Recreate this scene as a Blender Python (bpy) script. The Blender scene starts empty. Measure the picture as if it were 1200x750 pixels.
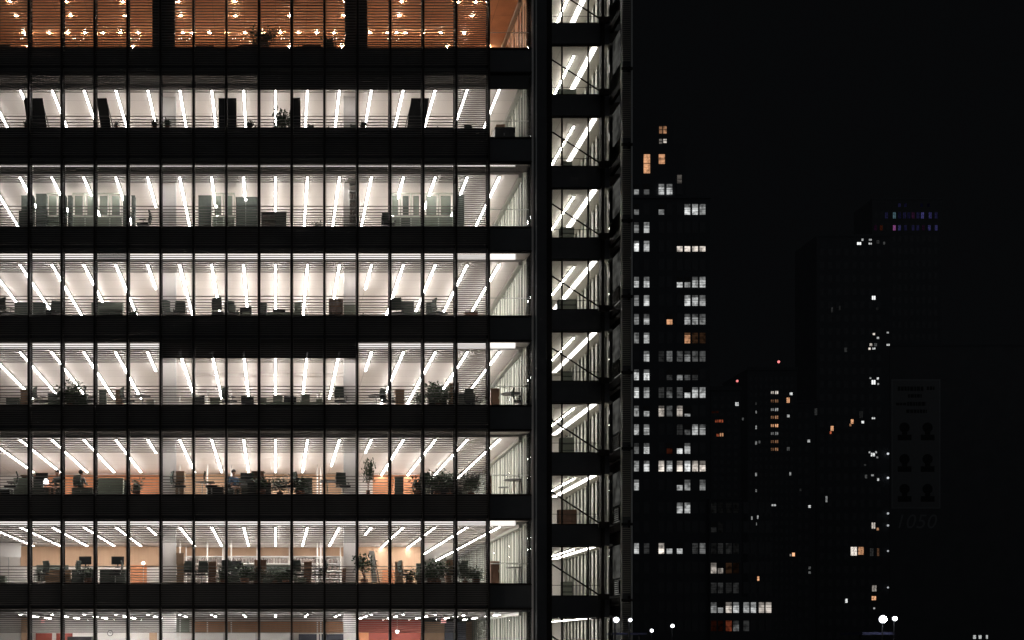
import bpy, math, random
from mathutils import Vector
R = random.Random(11)
sc = bpy.context.scene
COL = sc.collection
F = 1489.0            # focal length in photo pixels
VX, VY = 323.0, 757.0 # where the level view axis meets the photo
CZ = 16.0             # eye height above the street
# ------------------------------------------------------------ camera
cam = bpy.data.cameras.new('camera'); co = bpy.data.objects.new('camera', cam); COL.objects.link(co)
co.location = (0, 0, CZ); co.rotation_euler = (math.pi/2, 0, 0)
cam.sensor_width = 36; cam.lens = 36*F/1200
cam.shift_x = (600-VX)/1200; cam.shift_y = (VY-375)/1200
cam.clip_start = .5; cam.clip_end = 5000
sc.camera = co
# ------------------------------------------------------------ night sky and city glow
wd = bpy.data.worlds.new('World'); sc.world = wd; wd.use_nodes = True
nt = wd.node_tree; nt.nodes.clear()
out = nt.nodes.new('ShaderNodeOutputWorld'); bg = nt.nodes.new('ShaderNodeBackground')
tc = nt.nodes.new('ShaderNodeTexCoord'); sp = nt.nodes.new('ShaderNodeSeparateXYZ')
nt.links.new(tc.outputs['Generated'], sp.inputs[0])
mr = nt.nodes.new('ShaderNodeMapRange'); mr.inputs['From Min'].default_value = .7; mr.inputs['From Max'].default_value = .0
nt.links.new(sp.outputs['Y'], mr.inputs['Value'])
mz = nt.nodes.new('ShaderNodeMapRange'); mz.inputs['From Min'].default_value = .9; mz.inputs['From Max'].default_value = -.3
nt.links.new(sp.outputs['Z'], mz.inputs['Value'])
mu = nt.nodes.new('ShaderNodeMath'); mu.operation = 'MULTIPLY'
nt.links.new(mr.outputs[0], mu.inputs[0]); nt.links.new(mz.outputs[0], mu.inputs[1])
mx = nt.nodes.new('ShaderNodeMix'); mx.data_type = 'RGBA'
mx.inputs[6].default_value = (.0021, .0023, .0026, 1); mx.inputs[7].default_value = (.073, .078, .083, 1)
nt.links.new(mu.outputs[0], mx.inputs[0]); nt.links.new(mx.outputs[2], bg.inputs[0])
bg.inputs[1].default_value = 1.0
nt.links.new(bg.outputs[0], out.inputs[0])
# ------------------------------------------------------------ exposure and renderer
vs = sc.view_settings; vs.view_transform = 'Standard'; vs.look = 'None'; vs.exposure = 0; vs.gamma = 1
sc.render.engine = 'CYCLES'; cy = sc.cycles
cy.use_denoising = True; cy.max_bounces = 8; cy.diffuse_bounces = 5; cy.glossy_bounces = 3; cy.transparent_max_bounces = 24
cy.sample_clamp_indirect = 4; cy.caustics_reflective = False; cy.caustics_refractive = False
cy.use_light_tree = True
cy.pixel_filter_type = 'BLACKMAN_HARRIS'; cy.filter_width = 1.5

# ------------------------------------------------------------ helpers
def W(px, py, Y): return Vector(((px-VX)*Y/F, Y, CZ+(VY-py)*Y/F))
def XX(px, Y=60.): return (px-VX)*Y/F
def ZZ(py, Y=60.): return CZ+(VY-py)*Y/F
MATS = {}
def mat(name, col, rough=.6, metal=0., var=.12, vscale=3., emit=None, es=0., spec=.5, wood=False):
    if name in MATS: return MATS[name]
    m = bpy.data.materials.new(name); m.use_nodes = True; n = m.node_tree; b = n.nodes['Principled BSDF']
    b.inputs['Roughness'].default_value = rough; b.inputs['Metallic'].default_value = metal
    b.inputs['Specular IOR Level'].default_value = spec
    t = n.nodes.new('ShaderNodeTexCoord'); no = n.nodes.new('ShaderNodeTexNoise')
    no.inputs['Scale'].default_value = vscale; no.inputs['Detail'].default_value = 4
    if wood:
        mp = n.nodes.new('ShaderNodeMapping'); mp.inputs['Scale'].default_value = (6, 1, .4)
        n.links.new(t.outputs['Object'], mp.inputs[0]); n.links.new(mp.outputs[0], no.inputs['Vector'])
    else: n.links.new(t.outputs['Object'], no.inputs['Vector'])
    mix = n.nodes.new('ShaderNodeMix'); mix.data_type = 'RGBA'
    mix.inputs[6].default_value = (*[c*(1-var) for c in col], 1); mix.inputs[7].default_value = (*[min(1, c*(1+var)) for c in col], 1)
    n.links.new(no.outputs['Fac'], mix.inputs[0]); n.links.new(mix.outputs[2], b.inputs['Base Color'])
    if emit:
        b.inputs['Emission Color'].default_value = (*emit, 1); b.inputs['Emission Strength'].default_value = es
    MATS[name] = m; return m
def glass(name, refl=.07, tint=(1, 1, 1)):
    m = bpy.data.materials.new(name); m.use_nodes = True; n = m.node_tree; n.nodes.clear()
    o = n.nodes.new('ShaderNodeOutputMaterial'); tr = n.nodes.new('ShaderNodeBsdfTransparent'); tr.inputs[0].default_value = (*tint, 1)
    g = n.nodes.new('ShaderNodeBsdfGlossy'); g.inputs['Roughness'].default_value = .02
    lw = n.nodes.new('ShaderNodeFresnel'); lw.inputs[0].default_value = 1.35
    mxs = n.nodes.new('ShaderNodeMixShader'); n.links.new(lw.outputs[0], mxs.inputs[0])
    n.links.new(tr.outputs[0], mxs.inputs[1]); n.links.new(g.outputs[0], mxs.inputs[2]); n.links.new(mxs.outputs[0], o.inputs[0])
    return m
def shade_mat(name, col, trans):
    m = bpy.data.materials.new(name); m.use_nodes = True; n = m.node_tree; n.nodes.clear()
    o = n.nodes.new('ShaderNodeOutputMaterial'); d = n.nodes.new('ShaderNodeBsdfDiffuse'); d.inputs[0].default_value = (*col, 1)
    t = n.nodes.new('ShaderNodeBsdfTransparent'); w = n.nodes.new('ShaderNodeTexWave'); w.bands_direction = 'Z'
    w.inputs['Scale'].default_value = 6; w.inputs['Distortion'].default_value = .4
    tcn = n.nodes.new('ShaderNodeTexCoord'); n.links.new(tcn.outputs['Object'], w.inputs['Vector'])
    r = n.nodes.new('ShaderNodeMapRange'); r.inputs['To Min'].default_value = trans*.75; r.inputs['To Max'].default_value = trans*1.25
    n.links.new(w.outputs['Fac'], r.inputs['Value'])
    x = n.nodes.new('ShaderNodeMixShader'); n.links.new(r.outputs[0], x.inputs[0]); n.links.new(d.outputs[0], x.inputs[1]); n.links.new(t.outputs[0], x.inputs[2])
    n.links.new(x.outputs[0], o.inputs[0]); return m
def lit_window_mat(name, col, st, scale=1.2):
    """an office behind a window: emission broken up by blinds and by the things inside"""
    m = bpy.data.materials.new(name); m.use_nodes = True; n = m.node_tree; n.nodes.clear()
    o = n.nodes.new('ShaderNodeOutputMaterial'); e = n.nodes.new('ShaderNodeEmission')
    g = n.nodes.new('ShaderNodeNewGeometry')
    no = n.nodes.new('ShaderNodeTexNoise'); no.inputs['Scale'].default_value = scale; no.inputs['Detail'].default_value = 5
    n.links.new(g.outputs['Position'], no.inputs['Vector'])
    r = n.nodes.new('ShaderNodeMapRange'); r.inputs['From Min'].default_value = .36; r.inputs['From Max'].default_value = .56
    r.inputs['To Min'].default_value = .4; r.inputs['To Max'].default_value = 1.25
    n.links.new(no.outputs['Fac'], r.inputs['Value'])
    w = n.nodes.new('ShaderNodeTexWave'); w.bands_direction = 'Z'; w.inputs['Scale'].default_value = .65
    n.links.new(g.outputs['Position'], w.inputs['Vector'])
    r2 = n.nodes.new('ShaderNodeMapRange'); r2.inputs['To Min'].default_value = .75; r2.inputs['To Max'].default_value = 1.
    n.links.new(w.outputs['Fac'], r2.inputs['Value'])
    mm = n.nodes.new('ShaderNodeMath'); mm.operation = 'MULTIPLY'; n.links.new(r.outputs[0], mm.inputs[0]); n.links.new(r2.outputs[0], mm.inputs[1])
    m3 = n.nodes.new('ShaderNodeMath'); m3.operation = 'MULTIPLY'; m3.inputs[1].default_value = st; n.links.new(mm.outputs[0], m3.inputs[0])
    e.inputs[0].default_value = (*col, 1); n.links.new(m3.outputs[0], e.inputs[1]); n.links.new(e.outputs[0], o.inputs[0])
    return m

class MB:
    def __init__(s): s.v = []; s.f = []; s.mi = []; s.cur = 0
    def box(s, x0, x1, y0, y1, z0, z1):
        b = len(s.v)
        for x in (x0, x1):
            for y in (y0, y1):
                for z in (z0, z1): s.v.append((x, y, z))
        for q in ((0,1,3,2),(4,6,7,5),(0,4,5,1),(2,3,7,6),(0,2,6,4),(1,5,7,3)):
            s.f.append(tuple(b+i for i in q)); s.mi.append(s.cur)
        return s
    def tube(s, p0, p1, r0, r1=None, n=8, cap=True):
        r1 = r0 if r1 is None else r1
        p0 = Vector(p0); p1 = Vector(p1); d = (p1-p0).normalized()
        a = d.orthogonal().normalized(); c = d.cross(a); b = len(s.v)
        for p, r in ((p0, r0), (p1, r1)):
            for i in range(n):
                t = 2*math.pi*i/n; s.v.append(tuple(p+(a*math.cos(t)+c*math.sin(t))*r))
        for i in range(n):
            j = (i+1) % n; s.f.append((b+i, b+j, b+n+j, b+n+i)); s.mi.append(s.cur)
        if cap:
            s.f.append(tuple(b+i for i in range(n))[::-1]); s.f.append(tuple(b+n+i for i in range(n))); s.mi += [s.cur]*2
        return s
    def lathe(s, c, prof, n=12):
        b = len(s.v)
        for r, z in prof:
            for i in range(n):
                t = 2*math.pi*i/n; s.v.append((c[0]+r*math.cos(t), c[1]+r*math.sin(t), c[2]+z))
        for k in range(len(prof)-1):
            for i in range(n):
                j = (i+1) % n; s.f.append((b+k*n+i, b+k*n+j, b+(k+1)*n+j, b+(k+1)*n+i)); s.mi.append(s.cur)
        return s
    def ball(s, c, r, n=10, sz=1.):
        return s.lathe(c, [(max(.002, r*math.sin(math.pi*k/7)), -r*sz*math.cos(math.pi*k/7)) for k in range(8)], n)
    def quad(s, *p):
        b = len(s.v); s.v += [tuple(q) for q in p]; s.f.append(tuple(range(b, b+len(p)))); s.mi.append(s.cur); return s
    def mesh(s, name, mats, org=(0, 0, 0), smooth=False):
        me = bpy.data.meshes.new(name)
        me.from_pydata([(x-org[0], y-org[1], z-org[2]) for x, y, z in s.v], [], s.f)
        for m in (mats if isinstance(mats, (list, tuple)) else [mats]): me.materials.append(m)
        me.polygons.foreach_set('material_index', s.mi)
        if smooth: me.polygons.foreach_set('use_smooth', [True]*len(s.f))
        me.update(); return me
def link(name, me, parent=None, loc=(0, 0, 0)):
    o = bpy.data.objects.new(name, me); COL.objects.link(o); o.location = loc
    if parent is not None: o.parent = parent
    return o
def part(name, mb, m, parent, smooth=False, kind=None, label=None):
    """child mesh; mb holds coordinates relative to the thing, unless the parent carries 'org'"""
    org = parent.get('_org', (0, 0, 0))
    o = link(name, mb.mesh(name, m, org, smooth), parent)
    if '_org' in parent.keys(): o['_org'] = list(parent['_org'])
    if kind: o['kind'] = kind
    if label: o['label'] = label
    return o
USED = {}
def tag(o, label, cat, group=None):
    USED.setdefault(label, []).append(o)
    o['label'] = label; o['category'] = cat
    if group: o['group'] = group
    return o
def thing(name, label, cat, loc=(0, 0, 0), rz=0, group=None):
    o = bpy.data.objects.new(name, None); COL.objects.link(o); o.location = loc; o.rotation_euler = (0, 0, rz); o.empty_display_size = .3
    return tag(o, label, cat, group)
def struct(name, mb, m):
    o = link(name, mb.mesh(name, m)); o['kind'] = 'structure'; return o
def copytree(o, parent=None):
    c = o.copy(); COL.objects.link(c); c.parent = parent
    for ch in list(o.children): copytree(ch, c)
    return c
ORD = ['first','second','third','fourth','fifth','sixth','seventh','eighth','ninth','tenth','eleventh','twelfth','thirteenth','fourteenth','fifteenth','sixteenth']
def where(k, i):
    fl = ['top','second','third','fourth','fifth','sixth','seventh','bottom'][k]
    if i == 15: return f'in the corner bay of the {fl} storey'
    return f'{fl} storey, {ORD[max(0,i)]} bay from left'

# ------------------------------------------------------------ the office building: numbers
S = 60/F
def sill(k): return CZ+(VY-(57+104.6*k))*S      # floor level of storey k
HW = 76*S                                        # window height
CE = 2.93                                        # main ceiling above the floor
def bx(i): return XX(-2+38.2*i)                  # left mullion of bay i
XL = bx(-2); XR = XX(624)
YC = 74.                                         # face of the core wall
M = dict(
 spandrel = mat('spandrel metal', (.095,.095,.098), .4, .2, .25, 1.2),
 fin = mat('dark steel', (.035,.030,.027), .75, 0, .2, 2, spec=.2),
 rod = mat('ceramic rod', (.24,.22,.205), .55, 0, .15, 3, spec=.25),
 rodw = mat('ceramic rod lower', (.16,.145,.135), .28, 0, .15, 3),
 ceil = mat('painted ceiling', (.86,.81,.775), .8, 0, .03, .6),
 ceilg = mat('side bay ceiling', (.60,.58,.53), .8, 0, .05, .6),
 ceilw = mat('timber ceiling', (.62,.30,.155), .6, 0, .3, 1.5),
 ceild = mat('grey ceiling', (.42,.41,.41), .8, 0, .08, .8),
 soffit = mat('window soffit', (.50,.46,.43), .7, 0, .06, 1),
 carpet = mat('carpet', (.64,.61,.57), .95, 0, .1, 4),
 wall = mat('white wall', (.74,.70,.66), .8, 0, .04, .5),
 col = mat('column grey', (.85,.81,.77), .6, 0, .06, 1),
 coldark = mat('column dark', (.05,.04,.035), .6, 0, .2, 1),
 tan = mat('tan veneer', (.52,.34,.22), .55, 0, .12, 1.2, wood=True),
 tan2 = mat('brown veneer', (.42,.22,.12), .5, 0, .15, 1.2, wood=True),
 orange = mat('orange wall', (.55,.23,.11), .6, 0, .12, .8),
 red = mat('red wall', (.26,.05,.032), .55, 0, .12, .8),
 white = mat('white laminate', (.80,.78,.75), .4, 0, .04, 1),
 dgreen = mat('grey green fabric', (.10,.115,.10), .9, 0, .25, 6),
 green = mat('sage panel', (.24,.27,.22), .7, 0, .15, 3),
 black = mat('black plastic', (.02,.02,.02), .45, 0, .3, 4),
 brown = mat('brown wood', (.16,.085,.05), .5, 0, .25, 3, wood=True),
 card = mat('cardboard', (.30,.20,.13), .85, 0, .15, 4),
 metal = mat('brushed metal', (.5,.5,.48), .35, .8, .1, 4),
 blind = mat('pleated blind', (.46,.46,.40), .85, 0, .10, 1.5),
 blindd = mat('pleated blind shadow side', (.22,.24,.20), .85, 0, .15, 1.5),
 leaf = mat('leaves', (.045,.07,.035), .6, 0, .5, 8),
 soil = mat('clay pot', (.22,.10,.06), .8, 0, .2, 5),
 blue = mat('blue shirt', (.10,.17,.26), .9, 0, .2, 6),
 greyc = mat('grey shirt', (.16,.18,.17), .9, 0, .2, 6),
 skin = mat('skin', (.45,.26,.18), .6, 0, .08, 6),
 hair = mat('dark hair', (.03,.02,.015), .6, 0, .3, 12),
 navy = mat('navy panel', (.03,.035,.05), .5, 0, .2, 2),
 books = mat('books', (.22,.18,.16), .8, 0, .9, 14),
)
def joints(m):
    n = m.node_tree; b = n.nodes['Principled BSDF']; l = b.inputs['Base Color'].links[0].from_socket
    g = n.nodes.new('ShaderNodeNewGeometry'); br = n.nodes.new('ShaderNodeTexBrick'); br.offset = 0
    br.inputs['Scale'].default_value = 1; br.inputs['Brick Width'].default_value = 1.539; br.inputs['Row Height'].default_value = 1.53; br.inputs['Mortar Size'].default_value = .012
    br.inputs['Color1'].default_value = (1, 1, 1, 1); br.inputs['Color2'].default_value = (.93, .93, .93, 1); br.inputs['Mortar'].default_value = (.6, .6, .6, 1)
    x = n.nodes.new('ShaderNodeMix'); x.data_type = 'RGBA'; x.blend_type = 'MULTIPLY'; x.inputs[0].default_value = 1
    n.links.new(g.outputs['Position'], br.inputs['Vector']); n.links.new(l, x.inputs[6]); n.links.new(br.outputs['Color'], x.inputs[7]); n.links.new(x.outputs[2], b.inputs['Base Color'])
for q in ('ceil', 'ceild', 'ceilw', 'ceilg'): joints(M[q])
GL = glass('window glass')
SH_D = shade_mat('dark roller shade', (.09,.085,.078), .035)
SH_T = shade_mat('woven roller shade', (.24,.235,.23), .5)

org = (0, 60, 0)
B = thing('office_building', 'large lit glass office building with rod screens filling the left half', 'office building', org)
B['_org'] = list(org)
Bc = B

# rods: z above the floor of their storey
low = [.06, .17, .28, .395, .52, .65, .81]
high = [1.95+.098*j for j in range(12)]
full = [.05+.093*j for j in range(33)]
wide = [.05+.133*j for j in range(23)]
span = [-.05-.103*j for j in range(10)]
YR = 59.5
def rods(mb, x0, x1, zs, r=.022):
    for z in zs: mb.tube((x0, YR, z), (x1, YR, z), r, n=6)
    n = max(1, round((x1-x0)/1.539))
    for q in range(n+1): mb.tube((x0+.02+(x1-x0-.04)*q/n, YR+.02, min(zs)-.02), (x0+.02+(x1-x0-.04)*q/n, YR+.02, max(zs)+.02), .012, n=4)
    return mb

KS = range(8)
# slabs, ceilings, spandrels
for k in KS:
    z = sill(k)
    part('floor_slab', MB().box(XL, XR-.05, 60.02, 92, z-.35, z-.02), M['carpet'], B)
    sp_ = part('spandrel_panel', MB().box(XL, XR, 60.0, 60.12, z-(104.6-76)*S, z-.004), M['spandrel'], B)
    mb = MB(); x = XL
    rods(mb, XL, bx(15)-.02, [z+q for q in span], .022 if k else .026)
    part('rod_screen', mb, M['rod'], sp_)
    # glossy sill and head trims
    part('sill_trim', MB().box(XL, XR, 59.93, 59.997, z-.05, z+.012).box(XL, XR, 59.93, 59.997, z+HW-.02, z+HW+.04), M['fin'], B)
    zc = z+CE
    cm = M['ceilw'] if k == 0 else M['ceild'] if k == 7 else M['ceil']
    part('ceiling', MB().box(XL, XR-.05, 61.2, 92, zc, zc+.12), cm, B)
    lit = k in (3, 4, 6)
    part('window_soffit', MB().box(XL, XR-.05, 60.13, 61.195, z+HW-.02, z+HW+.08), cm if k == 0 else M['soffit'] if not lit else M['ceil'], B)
    # core wall and its coloured panels
    part('core_wall', MB().box(XL, XX(497, YC), YC+.05, YC+.3, z-.02, zc-.004).box(XX(497, YC), XR-.05, 90, 90.3, z-.02, zc-.004), M['wall'] if k else M['tan2'], B)
# top slab above storey 0
z = sill(-1)
part('floor_slab', MB().box(XL, XR-.05, 60.02, 92, z-.9, z-.3), M['ceilw'], B)
# blank floors below the picture down to the street, and above it
part('base_wall', MB().box(XL, XR, 60.3, 92, 0, sill(7)-1.2), M['spandrel'], B)
part('upper_wall', MB().box(XL, XR, 60.3, 92, sill(-1)-.25, sill(-1)+6), M['spandrel'], B)
part('west_wall', MB().box(XL-.3, XL, 60, 92, 0, sill(-1)+6), M['spandrel'], B)

# mullion fins
for i in range(-2, 16):
    mb = MB().box(bx(i)-.040, bx(i)+.040, 59.42, 60.16, 4, sill(-1)+4)
    part('mullion', mb, M['fin'], B)
mb = MB().box(XR-.045, XR+.03, 59.9, 60.05, 4, sill(-1)+4)
part('corner_post', mb, M['col'], B)
mb = MB().tube((XX(628.3, 59.2), 59.2, 4), (XX(628.3, 59.2), 59.2, sill(-1)+4), .035)
part('tie_rod', mb, M['metal'], B)

# windows with rod screens (meshes shared: same bay width on each storey)
def win_mb(i): return MB().box(bx(i)+.043, (bx(i+1)-.043) if i < 15 else XR-.05, 60.03, 60.05, 0.0, HW-.022)
def frame_mb(i):
    x0 = bx(i)+.041; x1 = (bx(i+1)-.041) if i < 15 else XR-.045
    return MB().box(x0, x1, 59.998, 60.10, .013, .05).box(x0, x1, 59.998, 60.10, HW-.06, HW-.022).box(x0, x0+.02, 59.998, 60.10, .05, HW-.06).box(x1-.02, x1, 59.998, 60.10, .05, HW-.06)
rest = MB(); restr = MB()
cnt = 0
wm = win_mb(0).mesh('window', GL, (bx(0), 60, 0)); fm = frame_mb(0).mesh('frame', M['fin'], (bx(0), 60, 0))
rk = {'n': rods(MB(), bx(0)+.05, bx(1)-.05, low+high).mesh('rod_screen', M['rod'], (bx(0), 60, 0)),
      'f': rods(MB(), bx(0)+.05, bx(1)-.05, full, .021).mesh('rod_screen', M['rod'], (bx(0), 60, 0)),
      'w': rods(MB(), bx(0)+.05, bx(1)-.05, wide, .028).mesh('rod_screen', M['rod'], (bx(0), 60, 0))}
for k in list(range(1, 7))+[0, 7]:
    for i in range(-1, 15):
        z = sill(k)
        typ = 'w' if k == 0 and i < 14 else 'f' if i == 14 else 'n'
        if i < 0 or cnt >= 100:
            rest.box(bx(i)+.043, bx(i+1)-.043, 60.03, 60.05, z, z+HW-.022)
            rods(restr, bx(i)+.05, bx(i+1)-.05, [z+q for q in {'w': wide, 'f': full, 'n': low+high}[typ]], {'w': .028, 'f': .021, 'n': .022}[typ])
            continue
        cnt += 1
        w = link('window', wm, B, (bx(i), 0, z))
        link('frame', fm, w); link('rod_screen', rk[typ], w)
w = part('window', rest, GL, B, kind='stuff'); part('rod_screen', restr, M['rod'], w, kind='stuff')
for k in KS:
    z = sill(k)
    w = part('corner_window', MB().box(bx(15)+.054, XR-.05, 60.03, 60.05, z+.001, z+HW-.022), GL, B)
    x0, x1 = bx(15)+.052, XR-.046
    part('frame', MB().box(x0, x1, 59.998, 60.10, z+.013, z+.05).box(x0, x1, 59.998, 60.10, z+HW-.06, z+HW-.022).box(x0, x0+.02, 59.998, 60.10, z+.05, z+HW-.06).box(x1-.02, x1, 59.998, 60.10, z+.05, z+HW-.06), M['fin'], w)
    part('handrail', MB().tube((x0, 60.5, z+1.0), (x1, 60.5, z+1.0), .018), M['metal'], w)

# glazed side wall with pleated blinds, seen from inside through the corner bay
for k in KS:
    z = sill(k)
    mb = MB(); n = 0; y = 60.35
    while y < 88:
        for (dy, dx, mi) in ((.26, 0., 0), (.10, .06, 1), (.30, 0., 0), (.12, -.05, 1)):
            mb.cur = mi
            xo = XR-.22
            a = .03*math.sin(n*1.9)
            mb.quad((xo+a, y, z), (xo+dx+a*.5, y+dy, z), (xo+dx+a*.5, y+dy, z+CE-.01), (xo+a, y, z+CE-.01)); y += dy; n += 1
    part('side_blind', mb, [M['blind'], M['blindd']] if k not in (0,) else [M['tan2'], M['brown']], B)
    mb = MB()
    for q in range(18): mb.box(XR-.1, XR-.05, 60.3+1.53*q, 60.4+1.53*q, z, z+CE-.005)
    part('side_mullion', mb.box(XR-.1, XR-.05, 60.3, 86.4, z-.02, z-.001), M['fin'], B)
    part('side_window', MB().box(XR-.03, XR-.01, 60.2, 74.5, z-.3, z+CE-.005), GL, B)
    part('perimeter_rail', MB().box(XR-.42, XR-.22, 61.2, 88, z+CE-.16, z+CE-.004), M['metal'], B)

# columns near the glass, with a bright edge strip
for k in KS:
    z = sill(k)
    for px in (197.5, 411.5):
        if k == 0:
            mb = MB().box(XX(px-19 if px < 300 else px-7, 60.6), XX(px+7 if px < 300 else px+19, 60.6), 60.6, 61.15, z, z+HW-.03)
            part('column', mb, M['coldark'], B); continue
        Y = 62.3; s_ = 1 if px < 300 else -1
        c = part('column', MB().box(XX(px-7, Y), XX(px+7, Y), Y, Y+.6, z, z+CE-.005), M['col'], B)
        e = px+7 if s_ > 0 else px-9
        part('edge_trim', MB().box(XX(e, Y-.05), XX(e+2, Y-.05), Y-.05, Y-.003, z, z+CE-.01), M['white'], c)
# coloured panels on the core wall: px0, px1, ytop, ybottom
def panel(k, x0, x1, y0, y1, m, Y=YC, name='wall_panel', t=.04):
    z0 = max(ZZ(y1, Y), sill(k)+.0); z1 = min(ZZ(y0, Y), sill(k)+CE-.01)
    return part(name, MB().box(XX(x0, Y), XX(x1, Y), Y-t, Y+.04, z0, z1), m, B)
panel(6, 24, 188, 640.5, 664, M['tan']); panel(6, 153, 172, 662, 700, M['orange'], YC-.1)
panel(6, 205, 405, 641, 652, M['tan']); panel(6, 418, 494, 641, 700, M['tan'])
panel(6, 448, 470, 668, 700, M['orange'], YC-.12)
panel(5, 40, 190, 557, 600, M['orange']); panel(5, 205, 400, 556, 600, M['tan'])
panel(5, 437, 497, 557, 600, M['orange'])
panel(7, 25, 32, 724, 760, M['tan']); panel(7, 225, 405, 728, 741.5, M['tan2']); panel(7, 418, 494, 726, 770, M['red'])
panel(7, 420, 432, 741, 770, M['orange'], YC-.08); panel(7, 205, 222, 725, 741, M['green'])
panel(7, 350, 372, 743, 770, M['navy'], YC-.06); panel(7, 374, 404, 743, 770, M['navy'], YC-.06)
panel(7, 497, 521, 729, 770, M['tan'], 76); panel(7, 521, 546, 729, 770, M['navy'], 75.5); panel(7, 546, 600, 728, 770, M['tan'], 77)
for x0, x1 in ((42, 61), (66, 85)):
    d = panel(7, x0, x1, 742, 790, M['red'], YC-.06, 'door'); part('handle', MB().box(XX(x1-2.5, YC-.2), XX(x1-1.8, YC-.2), YC-.2, YC-.12, sill(7)+.9, sill(7)+1.2), M['metal'], d)
d = panel(7, 175, 184, 741.5, 790, M['tan'], YC-.06, 'door'); part('handle', MB().box(XX(182, YC-.2), XX(182.7, YC-.2), YC-.2, YC-.12, sill(7)+.9, sill(7)+1.2), M['metal'], d)
# dropped beam and duct zones behind the middle bays
for k, y0, y1, Y in ((5, 533, 537, 68.), (4, 436, 441, 66.5), (6, 638, 641, 73.4)):
    part('ceiling_beam', MB().box(XX(226, Y), XX(402, Y), Y, Y+.3, ZZ(y1, Y), sill(k)+CE-.004), M['ceil'], B)
# interior glass partition posts
for k in (4, 5, 6, 7):
    for px in (211, 243, 271, 372, 376):
        Y = 70.5
        part('partition_post', MB().box(XX(px, Y)-.035, XX(px, Y)+.035, Y, Y+.08, sill(k), sill(k)+CE-.004), M['white'], B)
# roller shades
def shade(k, i, h, m, Y=60.16):
    x0 = bx(i)+.06; x1 = (bx(i+1)-.06) if i < 15 else XR-.1
    z1 = sill(k)+HW-.03
    part('roller_shade', MB().box(x0, x1, Y, Y+.012, z1-h, z1).box(x0, x1, Y-.01, Y+.022, z1-h-.03, z1-h-.001), m, B)
for i in range(5, 11): shade(4, i, .74, SH_D)
for i in range(0, 16): shade(1, i, .63, SH_D if (8 <= i <= 12 or i == 15) else SH_T)
for i in range(-1, 16): shade(2, i, .30 if i not in (0, 1) else .34, SH_T, 60.3)
shade(3, 3, .32, SH_T, 60.2)
for i in range(-1, 15): shade(5, i, .22, SH_T, 60.3)

# ------------------------------------------------------------ recessed wing on the right (same building)
YB = 74.8
def bs(px): return XX(px, YB)
SIDEP = lit_window_mat('dim side pane', (.9,.9,.82), .055)
SIDEQ = lit_window_mat('side pane behind louvres', (.9,.9,.82), .16)
for k in range(-2, 8):
    z = sill(k); zt = z+59.6*YB/F; x0, x1 = bs(645.5), bs(704)
    part('wing_slab', MB().box(XR+.06, bs(727), YB+.02, 88, z-.4, z-.01), M['carpet'], B)
    part('wing_spandrel', MB().box(XR+.06, bs(714), YB-.06, YB+.015, z-(4.215-(zt-z)), z-.004), M['spandrel'], B)
    part('wing_ceiling', MB().box(bs(640), bs(718), YB+.05, 88, zt-.02, zt+.1), M['ceilg'], B)
    part('wing_back_wall', MB().box(bs(640), bs(727)-.02, 87, 87.2, z, zt-.025), M['col'], B)
    w = part('wing_window', MB().box(x0, x1, YB+.03, YB+.05, z, zt-.022), GL, B)
    fr = MB()
    for px, hw in ((646, .05), (658.7, .04), (689.5, .045)): fr.box(bs(px)-hw, bs(px)+hw, YB-.02, YB+.1, z, zt-.023)
    fr.box(x0, x1, YB-.01, YB+.11, z+.001, z+.06).box(x0, x1, YB-.01, YB+.11, zt-.09, zt-.024)
    part('frame', fr, M['fin'], w)
    part('handrail', MB().tube((x0, YB+.5, z+.68), (x1, YB+.5, z+.68), .015), M['fin'], w)
    # narrow side light and the bright fascia beside it
    part('narrow_window', MB().box(bs(707.5), bs(714), YB+.03, YB+.05, z, zt-.022), GL, B)
    # pleated blind along the right wall
    mb = MB(); y = YB+.12; n = 0
    while y < 86.5:
        for dy, dx, mi in ((.34, 0, 0), (.12, .12, 1), (.34, .12, 0), (.12, 0, 1)):
            xo = bs(716)-.12; mb.cur = mi
            mb.quad((xo+(dx if n % 2 == 0 else .0), y, z), (xo+dx, y+dy, z), (xo+dx, y+dy, zt-.03), (xo+(dx if n % 2 == 0 else 0.), y, zt-.03)); y += dy; n += 1
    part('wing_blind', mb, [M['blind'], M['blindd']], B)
    # brace rod across each storey, outside the glass
    a = Vector((bs(645), YB-.5, z+1.85+.0)); b = Vector((bs(700), YB-.5, z+.05))
    part('brace_rod', MB().tube(a, b, .045), M['fin'], B)
    part('brace_joint', MB().box(b.x-.05, b.x+.55, YB-.62, YB-.4, z-.22, z+.12), M['fin'], B)
    # side return that comes forward: beam, dim pane and louvres
    XS = bs(714.5)
    part('return_beam', MB().box(XS, XS+.2, 70.8, YB+.02, z-.55, z-.12), M['fin'], B)
    part('side_panel', MB().box(XS+.06, XS+.10, 72.9, 74.35, z+1.0, zt-.1), SIDEP, B)
    if k >= 2:
        mb = MB()
        for q in range(7): mb.box(XS+.0, XS+.1, 72.9, 74.2, z+.08+.12*q, z+.13+.12*q)
        part('louvre', mb.box(XS+.0, XS+.1, 72.86, 72.9, z+.06, z+.86).box(XS, XS+.1, 74.2, 74.24, z+.06, z+.86), M['fin'], B)
        part('side_panel', MB().box(XS+.12, XS+.14, 72.9, 74.2, z+.05, z+.9), SIDEQ, B)
part('wing_column', MB().box(bs(703.6), bs(707.3), YB-.25, YB+.3, 0, sill(-2)+8), M['fin'], B)
part('wing_column', MB().box(bs(640), bs(645.6), YB-.25, YB+.3, 0, sill(-2)+8), M['fin'], B)
part('wing_core_wall', MB().box(XR+.06, bs(640)-.002, YB-.2, YB+.3, 0, sill(-2)+8), M['spandrel'], B)
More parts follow.
